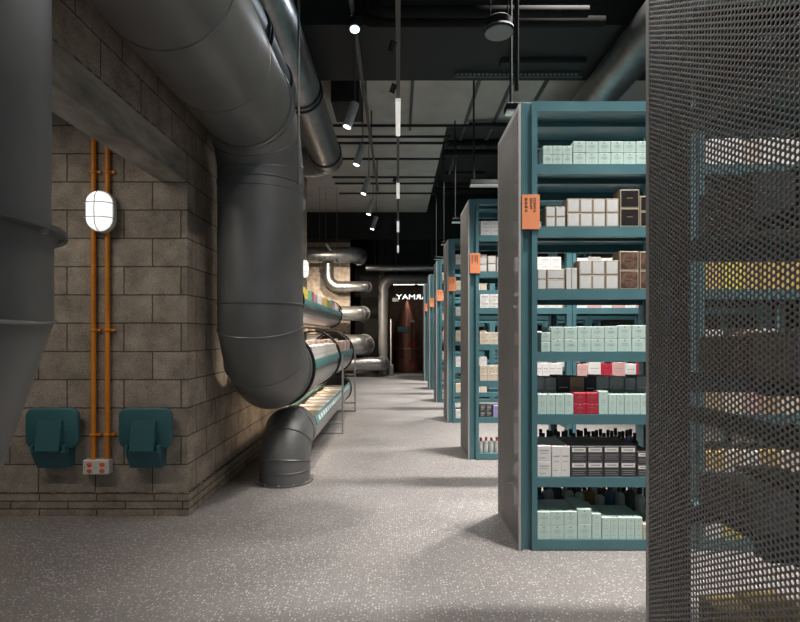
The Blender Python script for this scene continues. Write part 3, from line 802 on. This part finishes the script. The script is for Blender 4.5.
rl = ['teal rack nearest the camera, mostly hidden behind its grey perforated side panel',
      'fully visible teal rack with mint cartons and grey perforated end panel',
      'teal storage rack directly behind the fully visible one, white cartons on it',
      'third teal rack end along the aisle, counting back from the fully visible one',
      'fourth teal rack end along the aisle, counting back from the fully visible one',
      'fifth teal rack end along the aisle, counting back from the fully visible one',
      'last teal rack end, farthest down the aisle near the glass']
for i, y in enumerate(RY):
    r = proto if i == 0 else copy_tree(proto)
    r.location = (RX, y, 0); r['label'] = rl[i]

# ------------------------------------------------------------------ products
PM = {}
KIND = {  # body, front decoration
 'mint': ('mint', 'emblem'), 'silver': ('champ', 'silver'), 'silverwide': ('champ', 'silver'), 'blackgold': ('champ', 'blackface'), 'marble': ('champ', 'marble'),
 'label': ('black', 'label'), 'white': ('white', 'lines'), 'red': ('red', 'emblem'), 'cream': ('cream', 'lines'), 'pink': ('pink', 'lines'),
 'yellow': ('yellow', 'lines'), 'green': ('green', 'lines'), 'magenta': ('magenta', 'lines'), 'violet': ('violet', 'lines'),
 'grey': ('grey', 'lines'), 'kraft': ('kraft', 'lines'), 'black': ('black', 'lines'), 'goldbox': ('goldbox', 'lines')}
WORD = {'mint': 'mint green', 'silver': 'silver fronted', 'silverwide': 'wide silver fronted', 'blackgold': 'black and gold', 'marble': 'brown marbled gold', 'label': 'black white-labelled',
        'white': 'white', 'red': 'red', 'cream': 'cream', 'pink': 'pink', 'yellow': 'yellow', 'green': 'green', 'magenta': 'magenta', 'violet': 'violet', 'grey': 'grey', 'kraft': 'kraft brown', 'black': 'black', 'goldbox': 'gold'}
def carton_mesh(kind, wd, dp, ht):
    key = (kind, round(wd, 3), round(dp, 3), round(ht, 3))
    if key in PM: return PM[key]
    body, deco = KIND[kind]
    b = MB(); b.cbox(-wd / 2, wd / 2, 0, dp, 0, ht, min(0.0025, wd * 0.04))
    f = -0.0004
    def q(x0, x1, z0, z1, m, y=f): b.quad((x0, y, z0), (x1, y, z0), (x1, y, z1), (x0, y, z1), m)
    mats = [P[body]]
    if deco == 'emblem':
        mats += [P['greyprint'] if kind == 'mint' else P['gold'], P['mintline'] if kind == 'mint' else P['gold']]
        s = min(0.006, wd * 0.085); z = ht * 0.86
        b.add([(-s, f, z), (0, f, z - s), (s, f, z), (0, f, z + s)], [(0, 1, 2, 3)], 1)
        q(-wd * 0.22, wd * 0.22, ht * 0.60, ht * 0.60 + 0.003, 2); q(-wd * 0.28, wd * 0.28, ht * 0.50, ht * 0.50 + 0.002, 2)
        q(-wd * 0.18, wd * 0.18, ht * 0.17, ht * 0.17 + 0.002, 2); q(-wd * 0.12, wd * 0.12, ht * 0.40, ht * 0.40 + 0.0015, 2)
    elif deco in ('silver', 'blackface', 'marble'):
        mats += [P[deco], P['gold']]
        e = min(0.007, wd * 0.09); q(-wd / 2 + e, wd / 2 - e, e, ht - e, 1)
        if deco != 'silver': q(-wd * 0.15, wd * 0.15, ht * 0.52, ht * 0.56, 2, f - 0.0003)
    elif deco == 'label':
        mats += [P['white'], P['greyprint']]
        q(-wd * 0.43, wd * 0.40, ht * 0.62, ht * 0.90, 1); q(-wd * 0.30, wd * 0.30, ht * 0.72, ht * 0.80, 2, f - 0.0003)
        q(-wd * 0.40, wd * 0.40, ht * 0.40, ht * 0.44, 2); q(-wd * 0.40, wd * 0.30, ht * 0.27, ht * 0.30, 2); q(-wd * 0.40, wd * 0.38, ht * 0.14, ht * 0.17, 2)
    else:
        mats += [P['greyprint'] if kind not in ('grey', 'black') else P['white']]
        q(-wd * 0.34, wd * 0.34, ht * 0.66, ht * 0.66 + min(0.006, ht * .06), 1); q(-wd * 0.28, wd * 0.28, ht * 0.50, ht * 0.50 + 0.003, 1); q(-wd * 0.32, wd * 0.1, ht * 0.2, ht * 0.2 + 0.003, 1)
    PM[key] = b.mesh('carton', mats)
    return PM[key]
def bottle_mesh(kind, r, h, cap='cap'):
    key = ('bottle', kind, round(r, 4), round(h, 3), cap)
    if key in PM: return PM[key]
    b = MB(); b.lathe([(r * 0.92, 0), (r, 0.005), (r, h * 0.66), (r * 0.9, h * 0.71), (r * 0.42, h * 0.76), (r * 0.42, h * 0.79), (r * 0.5, h * 0.79), (r * 0.5, h * 0.985), (r * 0.44, h)], n=16, ms=[0, 0, 0, 0, 0, 1, 1, 1])
    PM[key] = b.mesh('bottle', [P[kind], P[cap]]); return PM[key]
GAPS = 0.0015
def put(me, name, x, y, z, label, cat, group, rz=0.0):
    o = bpy.data.objects.new(name, me); COL.objects.link(o); o.location = (x, y, z); o.rotation_euler = (0, 0, rz)
    return tag(o, label, cat, group)
LEVEL = ['bottom', 'second lowest', 'third lowest', 'middle', 'third highest', 'second highest', 'top']
count = {}
def ordn(n): return ORD[n] if n < len(ORD) else 'far right'
SHORTL = {'bottom': 'bottom', 'second lowest': 'second-lowest', 'third lowest': 'third-lowest', 'middle': 'middle', 'third highest': 'third-highest', 'second highest': 'second-highest', 'top': 'top'}
REST = {}            # the many cartons that show smallest, kept as one heap of stuff
def to_rest(me, M_):
    mats = [m.name for m in me.materials]
    for p in me.polygons: REST.setdefault(mats[p.material_index], []).append([tuple(M_ @ me.vertices[i].co) for i in p.vertices])
def carton(kind, x0, x1, yf, z, ht, rack, level, col, tier, dp=0.10, where='front row'):
    wd = (x1 - x0) - GAPS
    me = carton_mesh(kind, wd, dp, ht - 0.001)
    if rack >= 3 or (rack == 2 and where == 'second bay') or (rack == 2 and x0 > 1.3):
        return to_rest(me, Matrix.Translation(((x0 + x1) / 2, yf, z)))
    tiers = {0: 'lower', 1: 'upper', 2: 'topmost', None: 'single'}[tier]
    lab = f"{WORD[kind]} carton, {ordn(col)} column, {tiers} tier{'' if where == 'front row' else ', ' + where}, {SHORTL[LEVEL[level]]} shelf of {RN[rack]}"
    return put(me, 'carton', (x0 + x1) / 2, yf, z, lab, 'carton', f"{WORD[kind]} cartons on the racks", 0.0)
def fx(px, Y): return (px - 398) * Y / F
def zpx(n, Y): return n * Y / F

def run(rack, level, spec, Y0, px=True, depth=0.10, back=0):
    """spec: (kind, left, right, columns, tiers, tier height) along one shelf front"""
    Yf = Y0 + 0.008
    col = 0
    for (kind, a, c, n, t, h, *more) in spec:
        xa, xb = (fx(a, Y0), fx(c, Y0)) if px else (a, c)
        hh = zpx(h, Y0) if px else h
        wd = (xb - xa) / n
        dp = more[0] if more else depth
        for i in range(n):
            jit = rnd.uniform(0, 0.006)
            for k in range(t):
                for rr in range(1):
                    carton(kind, xa + i * wd, xa + (i + 1) * wd, Yf + jit + rr * (dp + 0.004), SH[level] + 0.0005 + k * hh, hh, rack, level, col, k if t > 1 else None, dp,
                           'front row' if rr == 0 else 'row behind' if rr == 1 else 'third row')
            for rr in range(1, back + 1):
                carton(kind, xa + i * wd, xa + (i + 1) * wd, Yf + jit + rr * (dp + 0.004), SH[level] + 0.0005, hh * t, rack, level, col, None, dp, 'row behind' if rr == 1 else 'third row')
            col += 1
Y1 = RY[1]
run(1, 6, [('mint', 543.5, 573, 3, 2, 9.4), ('mint', 573.5, 649.5, 6, 2, 11.6)], Y1)
run(1, 5, [('silver', 546.2, 566, 2, 2, 10.2), ('silver', 567.4, 619.6, 4, 2, 14.2), ('blackgold', 620.6, 640.4, 1, 2, 18.8), ('blackgold', 640.8, 657.5, 1, 2, 15.6)], Y1)
run(1, 4, [('silver', 538, 547.2, 1, 2, 10.2), ('silverwide', 547.4, 565.6, 1, 2, 10.2), ('silver', 566.4, 578.2, 2, 1, 21.6), ('silver', 579.4, 619.4, 3, 2, 14.6), ('marble', 620.2, 639.6, 1, 2, 19.2), ('marble', 640.4, 659.5, 1, 2, 19.0)], Y1)
run(1, 3, [('mint', 541.5, 551.1, 1, 2, 9.8), ('mint', 551.6, 578, 2, 2, 12.6), ('mint', 578.3, 618.5, 3, 2, 12.8), ('mint', 618.8, 660, 3, 2, 13.4)], Y1, back=1)
run(1, 2, [('mint', 538, 574.2, 4, 1, 20.4), ('red', 574.5, 599, 2, 2, 10.9), ('mint', 599.3, 608.8, 1, 1, 23.4), ('mint', 609.2, 657, 6, 1, 20.2)], Y1, depth=0.085)
run(1, 1, [('white', 537.8, 551.8, 1, 2, 15.6), ('white', 552.2, 571, 2, 1, 30.6), ('label', 571.4, 637.4, 4, 2, 15.4), ('label', 638, 654, 1, 2, 12.6)], Y1, depth=0.14, back=1)
run(1, 0, [('mint', 537.8, 578, 3, 2, 13.9), ('mint', 578.2, 592.4, 1, 2, 15.2), ('mint', 592.8, 602.4, 1, 1, 25.6), ('mint', 602.8, 643.6, 5, 1, 21.8), ('cream', 644.2, 658, 2, 1, 15)], Y1, depth=0.11, back=1)
# rear rows of the front rack: bottles and boxes
def bottles(rack, level, x0, x1, y, hs, kinds, r, word, capk='cap', rows=1, dy=0.07):
    i = 0; x = x0 + r
    while x + r < x1:
        for q in range(rows):
            k = kinds[(i * 3 + q) % len(kinds)]; h = hs[(i + q) % len(hs)]
            nm = {'amber': 'amber', 'clear': 'clear', 'blue': 'dark blue', 'black': 'black', 'grey': 'grey', 'white': 'white', 'red': 'red', 'violet': 'violet', 'pink': 'pink'}[k]
            rowname = 'nearer row' if q == 0 else 'farther row'
            put(bottle_mesh(k, r, h, capk), 'bottle', x, y + q * dy, SH[level] + 0.0005, f"{nm} {word}, {ordn(i)} in {rowname}, {SHORTL[LEVEL[level]]} shelf of {RN[rack]}", 'bottle', f"{word}s on the racks")
        x += 2 * r + 0.006; i += 1
bottles(1, 0, 0.83, 1.62, Y1 + 0.36, [0.235, 0.22, 0.245, 0.2], ['clear', 'clear', 'black', 'blue', 'amber', 'clear', 'grey'], 0.030, 'tall bottle', rows=2, dy=0.09)
bottles(1, 1, 0.83, 1.62, Y1 + 0.36, [0.20, 0.21, 0.19, 0.205], ['black', 'grey', 'black', 'violet', 'black', 'pink'], 0.022, 'capped tube', rows=2, dy=0.06)
def boxes_rear(rack, level, x0, x1, y, kinds, hs, wds, dp, where):
    x = x0; i = 0
    while True:
        wd = wds[i % len(wds)]
        if x + wd > x1: break
        carton(kinds[i % len(kinds)], x, x + wd, y + rnd.uniform(0, .01), SH[level] + 0.0005, hs[i % len(hs)], rack, level, i, None, dp, where)
        x += wd + 0.002; i += 1
boxes_rear(1, 2, 0.82, 1.66, Y1 + 0.17, ['grey', 'grey', 'black', 'kraft', 'black', 'grey', 'grey', 'grey', 'grey', 'kraft', 'black', 'cream'], [0.205, 0.20, 0.21], [0.09, 0.07, 0.08], 0.16, 'rear row')
# second bay of the front rack, seen through the perforated panel
for lv, ks, h in ((6, ['white', 'white', 'cream'], 0.15), (4, ['goldbox', 'yellow', 'goldbox', 'goldbox'], 0.17), (5, ['black', 'grey'], 0.12), (2, ['kraft', 'cream', 'pink'], 0.16), (1, ['goldbox', 'cream', 'white'], 0.15), (0, ['white', 'yellow'], 0.14), (3, ['grey', 'black', 'kraft'], 0.13)):
    boxes_rear(1, lv, 1.81, 2.66, Y1 + 0.012, ks, [h, h * 1.05], [0.105, 0.12, 0.095], 0.2, 'second bay')
# closest rack: only a little of it shows through its own panel
Y0_ = RY[0]
for lv, ks, h in ((1, ['goldbox', 'goldbox', 'cream'], 0.12), (0, ['yellow', 'white', 'white'], 0.12), (2, ['grey', 'black'], 0.10), (3, ['kraft', 'grey'], 0.10), (4, ['grey', 'black'], 0.12), (5, ['black', 'grey'], 0.10)):
    boxes_rear(0, lv, 0.83, 1.25, Y0_ + 0.36, ks, [h, h * 1.1], [0.10, 0.11], 0.22, 'rear row')
# second rack
Y2 = RY[2]
sp2 = {6: [('white', 0.835, 1.045, 2, 2, 0.073), ('white', 1.06, 1.66, 6, 2, 0.07)],
       5: [('silver', 0.825, 0.90, 1, 2, 0.075), ('silver', 0.905, 0.99, 1, 2, 0.08), ('white', 1.0, 1.65, 6, 2, 0.075)],
       4: [('white', 0.825, 1.03, 2, 2, 0.07), ('white', 1.04, 1.35, 3, 1, 0.16), ('white', 1.37, 1.66, 3, 2, 0.08)],
       3: [('cream', 0.825, 1.03, 2, 2, 0.062), ('pink', 1.05, 1.35, 4, 1, 0.12), ('white', 1.36, 1.66, 4, 1, 0.13)],
       2: [('cream', 0.825, 1.05, 3, 2, 0.076), ('red', 1.06, 1.13, 1, 1, 0.19), ('pink', 1.135, 1.32, 3, 1, 0.17), ('white', 1.33, 1.66, 5, 1, 0.18)],
       1: [('black', 0.825, 0.95, 2, 2, 0.06), ('violet', 0.96, 1.04, 1, 2, 0.06), ('white', 1.06, 1.66, 7, 1, 0.13)],
       0: [('white', 1.06, 1.66, 7, 1, 0.13)]}
for lv, s in sp2.items(): run(2, lv, s, Y2, px=False, depth=0.13)
bottles(2, 0, 0.82, 1.04, Y2 + 0.06, [0.15, 0.155], ['clear', 'white', 'clear'], 0.024, 'red capped bottle', 'red', rows=1)
for lv, ks, h in ((6, ['white'], .14), (5, ['white', 'grey'], .14), (4, ['white', 'pink'], .15), (3, ['cream', 'white'], .14), (2, ['pink', 'white', 'red'], .17), (1, ['black', 'white'], .13)):
    boxes_rear(2, lv, 1.81, 2.66, Y2 + 0.012, ks, [h, h * 1.08], [0.11, 0.13], 0.2, 'second bay')
for rk in (3, 4, 5, 6):
    pal = [['white', 'cream'], ['cream', 'pink'], ['white', 'grey'], ['white', 'kraft']][rk - 3]
    for lv in range(7):
        boxes_rear(rk, lv, 0.825, 1.30 if rk == 3 else 1.02, RY[rk] + 0.012, pal[lv % 2:] + pal[:lv % 2], [0.12 + 0.012 * ((lv * 5) % 4), 0.13], [0.09, 0.085], 0.2, 'front row')
for lv, ks in ((4, ['white', 'pink']), (3, ['white', 'grey']), (2, ['cream', 'white'])):
    [boxes_rear(3, lv, 0.80 + 0.98 * q_ + 0.03, 0.80 + 0.98 * q_ + 0.88, RY[3] + 0.012, ks, [.14, .15], [0.15, 0.17], 0.2, 'farther bays') for q_ in (1, 2)]

b = MB(); names_ = list(REST)
for mi, nm in enumerate(names_):
    for poly in REST[nm]: b.add(poly, [tuple(range(len(poly)))], mi)
rest = b.build('cartons', [bpy.data.materials[n_] for n_ in names_])
tag(rest, 'small cartons on the shelves of the racks farther down the aisle', 'cartons', None, 'stuff')

# products in the troughs
def trough_items(ax, az, y0, y1, xs, kinds, hs, wd, dp, words, name, cat, group, lean=0.0):
    y = y0; i = 0
    while y + wd < y1:
        k = kinds[i % len(kinds)]; h = hs[i % len(hs)]
        me = carton_mesh(k, wd - 0.004, dp, h)
        n = i
        o = put(me, name, ax + xs, y + wd / 2, az - 0.0595, f"{WORD[k]} {words}, {ordn(n)} from the near end", cat, group, PI / 2)
        y += wd; i += 1
trough_items(AX, zb, 4.62, 6.42, AR - 0.03, ['white'], [0.245, 0.25, 0.24], 0.10, 0.12, 'carton in the big trough before its middle ring', 'carton', 'carton', 'cartons in the big trough')
trough_items(AX, zb, 6.58, 8.35, AR - 0.03, ['white', 'red', 'cream', 'kraft', 'white', 'pink'], [0.24, 0.25, 0.26, 0.23], 0.085, 0.12, 'carton in the big trough past its middle ring', 'carton', 'carton', 'cartons in the big trough')
trough_items(AX, zb, 4.7, 8.3, AR - 0.21, ['cream', 'white', 'pink', 'white'], [0.275, 0.285, 0.28], 0.20, 0.14, 'carton in the rear line of the big trough', 'carton', 'carton', 'cartons in the big trough')
trough_items(UX, UZ, 4.86, 8.0, UR - 0.03, ['yellow', 'yellow', 'yellow', 'green', 'green', 'magenta', 'pink', 'violet', 'white', 'white', 'cream', 'kraft', 'kraft'], [0.20, 0.205, 0.195, 0.17], 0.125, 0.08, 'packet standing in the eye height trough', 'packet', 'packet', 'packets in the eye height trough')
y = 5.55; i = 0
while y < 8.0:
    k = ['cream', 'white', 'cream', 'white', 'white'][i % 5]
    wd = [0.22, 0.18, 0.25][i % 3]; h = [0.115, 0.13, 0.10][i % 3]
    put(carton_mesh(k, wd - 0.006, 0.30, h), 'flat_box', LX + 0.155, y + wd / 2, LZ - 0.0595, f"{WORD[k]} flat box, {ordn(i)} from the near end of the low trough", 'box', 'flat boxes in the low trough', PI / 2)
    y += wd; i += 1

ws = empty('display_shelf', (WX, 6.4, 1.275), 'pale board shelf on the wall between the big trough and the eye height trough', 'shelf')
MB().cbox(WX + 0.001, -1.27, 4.6, 8.2, 1.275, 1.297, 0.002).build('board', [P['cream']], ws, ws.location)
for y in (4.9, 6.4, 7.9): MB().box(WX + 0.001, WX + 0.012, y, y + 0.03, 1.12, 1.275).build('bracket', [STANDM], ws, ws.location)
y = 4.65; i = 0
while y < 8.0:
    wd = [0.2, 0.16, 0.24, 0.18][i % 4]; k = ['white', 'cream', 'kraft', 'white', 'pink'][i % 5]
    put(carton_mesh(k, wd - 0.01, 0.15, [0.045, 0.05, 0.035][i % 3]), 'flat_box', -1.30, y + wd / 2, 1.2975, f"{WORD[k]} flat box, {ordn(i)} from the near end of the pale wall shelf", 'box', 'flat boxes on the wall shelf', PI / 2)
    y += wd; i += 1

# ------------------------------------------------------------------ lamps
def linear_light(x0, x1, y, z, label, watts, col, nl=3, spread=1.6, rods=True):
    e = empty('linear_light', ((x0 + x1) / 2, y, z), label, 'light', 'black linear lights over the rack aisles')
    MB().cbox(x0, x1, y - 0.06, y + 0.06, z, z + 0.055, 0.004).build('housing', [BLACK], e, e.location)
    MB().box(x0 + 0.003, x1 - 0.003, y - 0.055, y + 0.055, z - 0.012, z).build('diffuser', [GLOWDIM if rods else BLACK], e, e.location)
    for xx in ((x0 + 0.05, x1 - 0.1) if rods and z != 2.82 else ()):
        MB().tube([(xx, y, z + 0.055), (xx, y, CEIL)], 0.012, 8).build('hanger', [BLACK], e, e.location)
    if nl == 3:
        hw = (x1 - x0) / 2 - 0.12
        for dx, sh in ((-0.7 * hw, 0.45), (0.1 * hw, 0.3), (0.8 * hw, 0.25)): lamp_area('lamp', (dx, 0, -0.014), 0.12, 0.07, watts * sh, col, (0, 0, 0), e, spread)
    else:
        for k in range(nl): lamp_area('lamp', ((k + 0.5 - nl / 2) * (x1 - x0) / nl, 0, -0.014), 0.7, 0.09, watts / nl, col, (0, 0, 0), e)
names = ['over the nearest rack aisle', 'over the aisle behind the fully visible rack', 'over the aisle behind the second rack', 'over the aisle behind the third rack', 'over the aisle behind the fourth rack', 'over the aisle behind the fifth rack', 'over the aisle behind the last rack']
for i in range(6):
    y = RY[i] + RD + 0.765
    linear_light(0.92, 3.4, y, 3.175, 'black linear light ' + names[i], AISLE_W, (1, 0.95, 0.89))
for i in range(6):
    y = RY[i] + RD + 0.765
    linear_light(1.2, 2.2, (y, y, 6.0, y, y, y)[i], (5.344, 5.344, 4.444, 4.794, 5.344, 5.344)[i], 'added black ceiling light ' + names[i], HIGH_W * (0.62, 1.0, 0.75, 0.85, 1, 1)[i], (1, 0.96, 0.92), spread=1.22, rods=False)
linear_light(-3.2, 0.2, -1.6, 3.3, 'added fill light behind the camera over the entrance', FRONT_W, (1, 0.97, 0.93), 2)
linear_light(-3.6, -1.9, 2.1, 2.82, 'added hidden light on the alcove ceiling behind the lintel', ALCOVE_W, (1, 0.93, 0.82), 2)
linear_light(-0.2, 1.4, 16.7, 2.9, 'added fill light over the copper still', 4, (1, 0.9, 0.8), 2)  # added behind the glass so the copper does not go black

# track over the main aisle with lit lengths
e = empty('lighting_track', (0, 2, 3.62), 'long straight lighting track running down the middle of the aisle ceiling', 'track light')
MB().box(-0.018, 0.018, -1.0, 15.1, 3.62, 3.66).build('rail', [DARKPIPE], e, e.location)
for (a, c) in ((2.2, 3.2), (5.08, 5.97), (7.92, 8.73), (10.6, 11.6), (13.5, 14.5)):  # nearest bar added out of view to brighten the near panel and floor
    s_ = MB().cbox(-0.026, 0.026, a, c, 3.585, 3.619, 0.003).build('light_bar', [TRACKGLOW], e, e.location)
    lamp_area('lamp', (0, (a + c) / 2 - 2, 3.583 - 3.62), 0.05, c - a, TRACK_W * (0.9 if a < 4 else 1), (1, 0.95, 0.88), (0, 0, 0), e, 2.4)
for y in (-0.6, 1.6, 3.4, 4.2, 5.2, 7.6, 10.2, 13.2):
    b = MB(); b.tube([(0, y, 3.66), (0, y, 4.9 if y > 6 else 4.5 if y > 5.33 else CEIL)], 0.008, 8); b.build('hanger', [DARKPIPE], e, e.location)
for y in (4.05, 4.75, 7.55, 10.3):
    b = MB(); b.tube([(-0.03, y, 3.60), (-0.06, y + 0.03, 3.53)], 0.028, 14); b.build('spot_head', [BLACK], e, e.location)

# rail with hanging tube spots
RXr, RZr = -0.435, 4.35
e = empty('spot_rail', (RXr, 3.2, RZr), 'thin dark rail carrying the hanging tube spots', 'track light')
MB().box(RXr - 0.02, RXr + 0.02, 3.2, 11.0, RZr, RZr + 0.04).build('rail', [DARKPIPE], e, e.location)
for y in (3.4, 4.8, 6.9, 8.3, 10.6):
    MB().tube([(RXr, y, RZr + 0.04), (RXr, y, 4.5 if 5.33 < y < 6.5 else 4.9 if y > 6 else CEIL)], 0.01, 8).build('hanger', [DARKPIPE], e, e.location)
for i, (y, aim) in enumerate(((5.15, (-1.46, 4.9, 0.5)), (6.3, (-1.3, 6.0, 0.9)), (7.6, (-1.2, 7.3, 1.0)), (8.9, (-1.1, 8.6, 0.6)), (10.15, (-1.3, 10.6, 0.3)))):
    zc = 3.48; xc = RXr - 0.039
    s = empty('tube_spot', (xc, y, zc), f"{['nearest', 'second', 'third', 'fourth', 'farthest'][i]} of the five silver tube spots hanging in line left of the aisle", 'spotlight', 'hanging tube spots')
    ax = Vector((-0.30, -0.12, -0.95)).normalized()
    c = Vector((xc, y, zc)); a = c - ax * 0.13; bb = c + ax * 0.13
    MB().tube([a, bb], 0.045, 24).build('body', [STEEL], s, c)
    b = MB(); b.ring(bb, ax, 0.041, 0.007, 24, 6); b.build('trim_ring', [PLASTW], s, c)
    MB().tube([bb + ax * 0.0005, bb + ax * 0.002], 0.034, 20).build('lens', [SPOTGLOW], s, c)
    MB().tube([a, (RXr, y, RZr)], 0.006, 8).build('stem', [DARKPIPE], s, c)
    L = bpy.data.lights.new('lamp', 'SPOT'); L.energy = SPOT_W * (1.3, 1.0, 0.7, 0.45, 0.4)[i]; L.color = (1, 0.86, 0.70); L.spot_size = math.radians(42); L.spot_blend = 0.7; L.shadow_soft_size = 0.03
    lo = bpy.data.objects.new('lamp', L); COL.objects.link(lo); lo.parent = s; lo.location = ax * 0.14
    lo.rotation_euler = (Vector(aim) - (c + ax * 0.14)).to_track_quat('-Z', 'Y').to_euler()
# bright cool spot on the rail
c = P3(355, 31, 4.9)
s = empty('track_spot', c, 'dark spotlight on the rail shining bluish white', 'spotlight')
MB().tube([c + Vector((0, 0.0, 0.10)), c + Vector((0, -0.03, 0.0))], 0.062, 24).build('body', [BLACK], s, c)
ax = Vector((0, -0.287, -0.958))
MB().tube([c + Vector((0, -0.0306, -0.001)), c + Vector((0, -0.0315, -0.004))], 0.045, 20).build('lens', [COOLGLOW], s, c)
MB().box(c.x - 0.018, c.x + 0.008, c.y - 0.012, c.y + 0.012, c.z + 0.06, 4.349).build('stem', [BLACK], s, c)
L = bpy.data.lights.new('lamp', 'SPOT'); L.energy = 12; L.color = (0.8, 0.9, 1); L.spot_size = math.radians(110); L.spot_blend = 0.8; L.shadow_soft_size = 0.04
lo = bpy.data.objects.new('lamp', L); COL.objects.link(lo); lo.parent = s; lo.location = (0, -0.04, -0.02); lo.rotation_euler = Vector((0, -0.6, -0.8)).to_track_quat('-Z', 'Y').to_euler()
# little spots hung on wires in the back bay
for (px, py, lb) in ((328, 247, 'tiny white spot on a wire before the topmost back pipe, left one'), (339, 263.5, 'tiny white spot on a wire below the topmost back pipe, right one'), (322, 274, 'tiny white spot on a wire left of the bent back pipe')):
    c = P3(px, py, 12.6)
    s = empty('wire_spot', c, lb, 'spotlight', 'little spots on wires')
    ax = Vector((0.45, 0.68, -0.58)).normalized()
    MB().tube([c - ax * 0.10, c + ax * 0.10], 0.03, 14).build('body', [PLASTW], s, c)
    MB().tube([c - ax * 0.10, Vector((c.x - ax.x * 0.1, c.y - ax.y * 0.1, 4.9))], 0.006, 6).build('wire', [SEAM], s, c)
    L = bpy.data.lights.new('lamp', 'SPOT'); L.energy = 330; L.color = (1, 0.84, 0.66); L.spot_size = math.radians(75); L.spot_blend = 0.8; L.shadow_soft_size = 0.03
    lo = bpy.data.objects.new('lamp', L); COL.objects.link(lo); lo.parent = s; lo.location = ax * 0.11; lo.rotation_euler = Vector((-0.05, 0.86, -0.42)).to_track_quat('-Z', 'Y').to_euler()

# ------------------------------------------------------------------ ceiling services
sp = P3(499, 33, 4.1)
e = empty('ceiling_speaker', sp, 'round grey speaker hanging from the black ceiling', 'speaker')
MB().lathe([(0.118, 0.0), (0.125, 0.012), (0.118, 0.03), (0.10, 0.035), (0.10, 0.10), (0.09, 0.11)], tuple(sp), 36, ms=[0, 1, 0, 0, 0]).build('housing', [BLACK, SPKR], e, sp)
MB().lathe([(0.110, -0.004), (0.112, 0.0)], tuple(sp), 36).build('grille', [SPKR], e, sp)
for dx in (-0.07, 0.07): MB().tube([sp + Vector((dx, 0, 0.10)), Vector((sp.x + dx, sp.y, CEIL))], 0.006, 8).build('hanger', [BLACK], e, sp)
def service_pipe(path, r, label, m=DARKPIPE, group='dark service pipes under the ceiling', name='service_pipe'):
    p0 = Vector(path[0])
    return tag(MB().tube(path, r, 14).build(name, [m], None, p0), label, 'pipe', group)
e1 = elbow((-0.36, 4.95, 4.303), (-1, 0, 0), (0, 0, 1), 0.12, 4)
service_pipe([(2.0, 4.95, 4.303), *e1, (-0.36, 4.95, CEIL)], 0.05, 'lower fat dark pipe crossing the black ceiling, bent up at left', DULLPIPE)
e1 = elbow((-0.22, 4.7, 4.24), (-1, 0, 0), (0, 0, 1), 0.12, 4)
service_pipe([(1.75, 4.7, 4.24), *e1, (-0.22, 4.7, CEIL)], 0.05, 'upper fat dark pipe crossing the black ceiling, bent up at left', DULLPIPE)
for i, (y, lb) in enumerate(((8.2, 'nearest'), (8.66, 'second'), (8.95, 'third'), (9.76, 'fourth'), (10.9, 'fifth'), (11.35, 'sixth'), (12.15, 'seventh'))):
    service_pipe([(-1.4, y, 4.62), (0.9 if i else 2.4, y, 4.62)], 0.022, f"{lb} of the thin dark pipes crossing under the grey slab", BLACK)
for x, a, c, lb in ((0.2, 6.6, 9.0, 'slim dark rail under the slab right of the middle track'), (1.1, 6.6, 11.5, 'dark rail under the slab, first left of the front rack top'), (1.56, 6.6, 10.0, 'dark rail under the slab just above the front rack corner'), (2.02, 6.6, 8.3, 'dark rail under the slab above the front rack')):
    tag(MB().box(x * 1.05 - 0.022, x * 1.05 + 0.022, a, c, 4.855, 4.899).build('service_rail', [DARKPIPE], None, (x * 1.05, a, 4.855)), lb, 'rail', 'rails under the slab')
b = MB(); b.box(0.70, 2.27, 6.28, 6.31, 4.44, 4.499)
for k in range(29): b.box(0.72 + k * 0.052, 0.75 + k * 0.052, 6.276, 6.281, 4.455, 4.475, 1)
tag(b.build('cable_tray', [DARKPIPE, EDGE], None, (0.7, 6.3, 4.44)), 'slotted metal tray along the black beam', 'tray')
# black hanger at the front rack's top, black trunking in the notch of the slab
tag(MB().tube([(0.93, 4.0, CEIL), (0.93, 4.0, 3.18)], 0.018, 10).build('drop_rod', [BLACK], None, (0.93, 4.0, 3.18)), 'black rod dropping from the ceiling beside the front rack', 'rod')
for i, (y, z, lb) in enumerate(((9.3, 4.75, 'nearest'), (9.9, 4.8, 'second'), (11.7, 4.7, 'third'), (12.3, 4.75, 'farthest'))):
    service_pipe([(0.9, y, z), (4.79, y, z)], 0.05, f"{lb} black pipe inside the dark notch of the slab", DULLPIPE)
tag(MB().cbox(-0.95, -0.55, 7.2, 7.9, 4.55, 4.899, 0.01).build('vent_box', [BLACK], None, (-0.7, 8.3, 4.45)), 'black vent box under the slab right of the bending duct', 'vent')
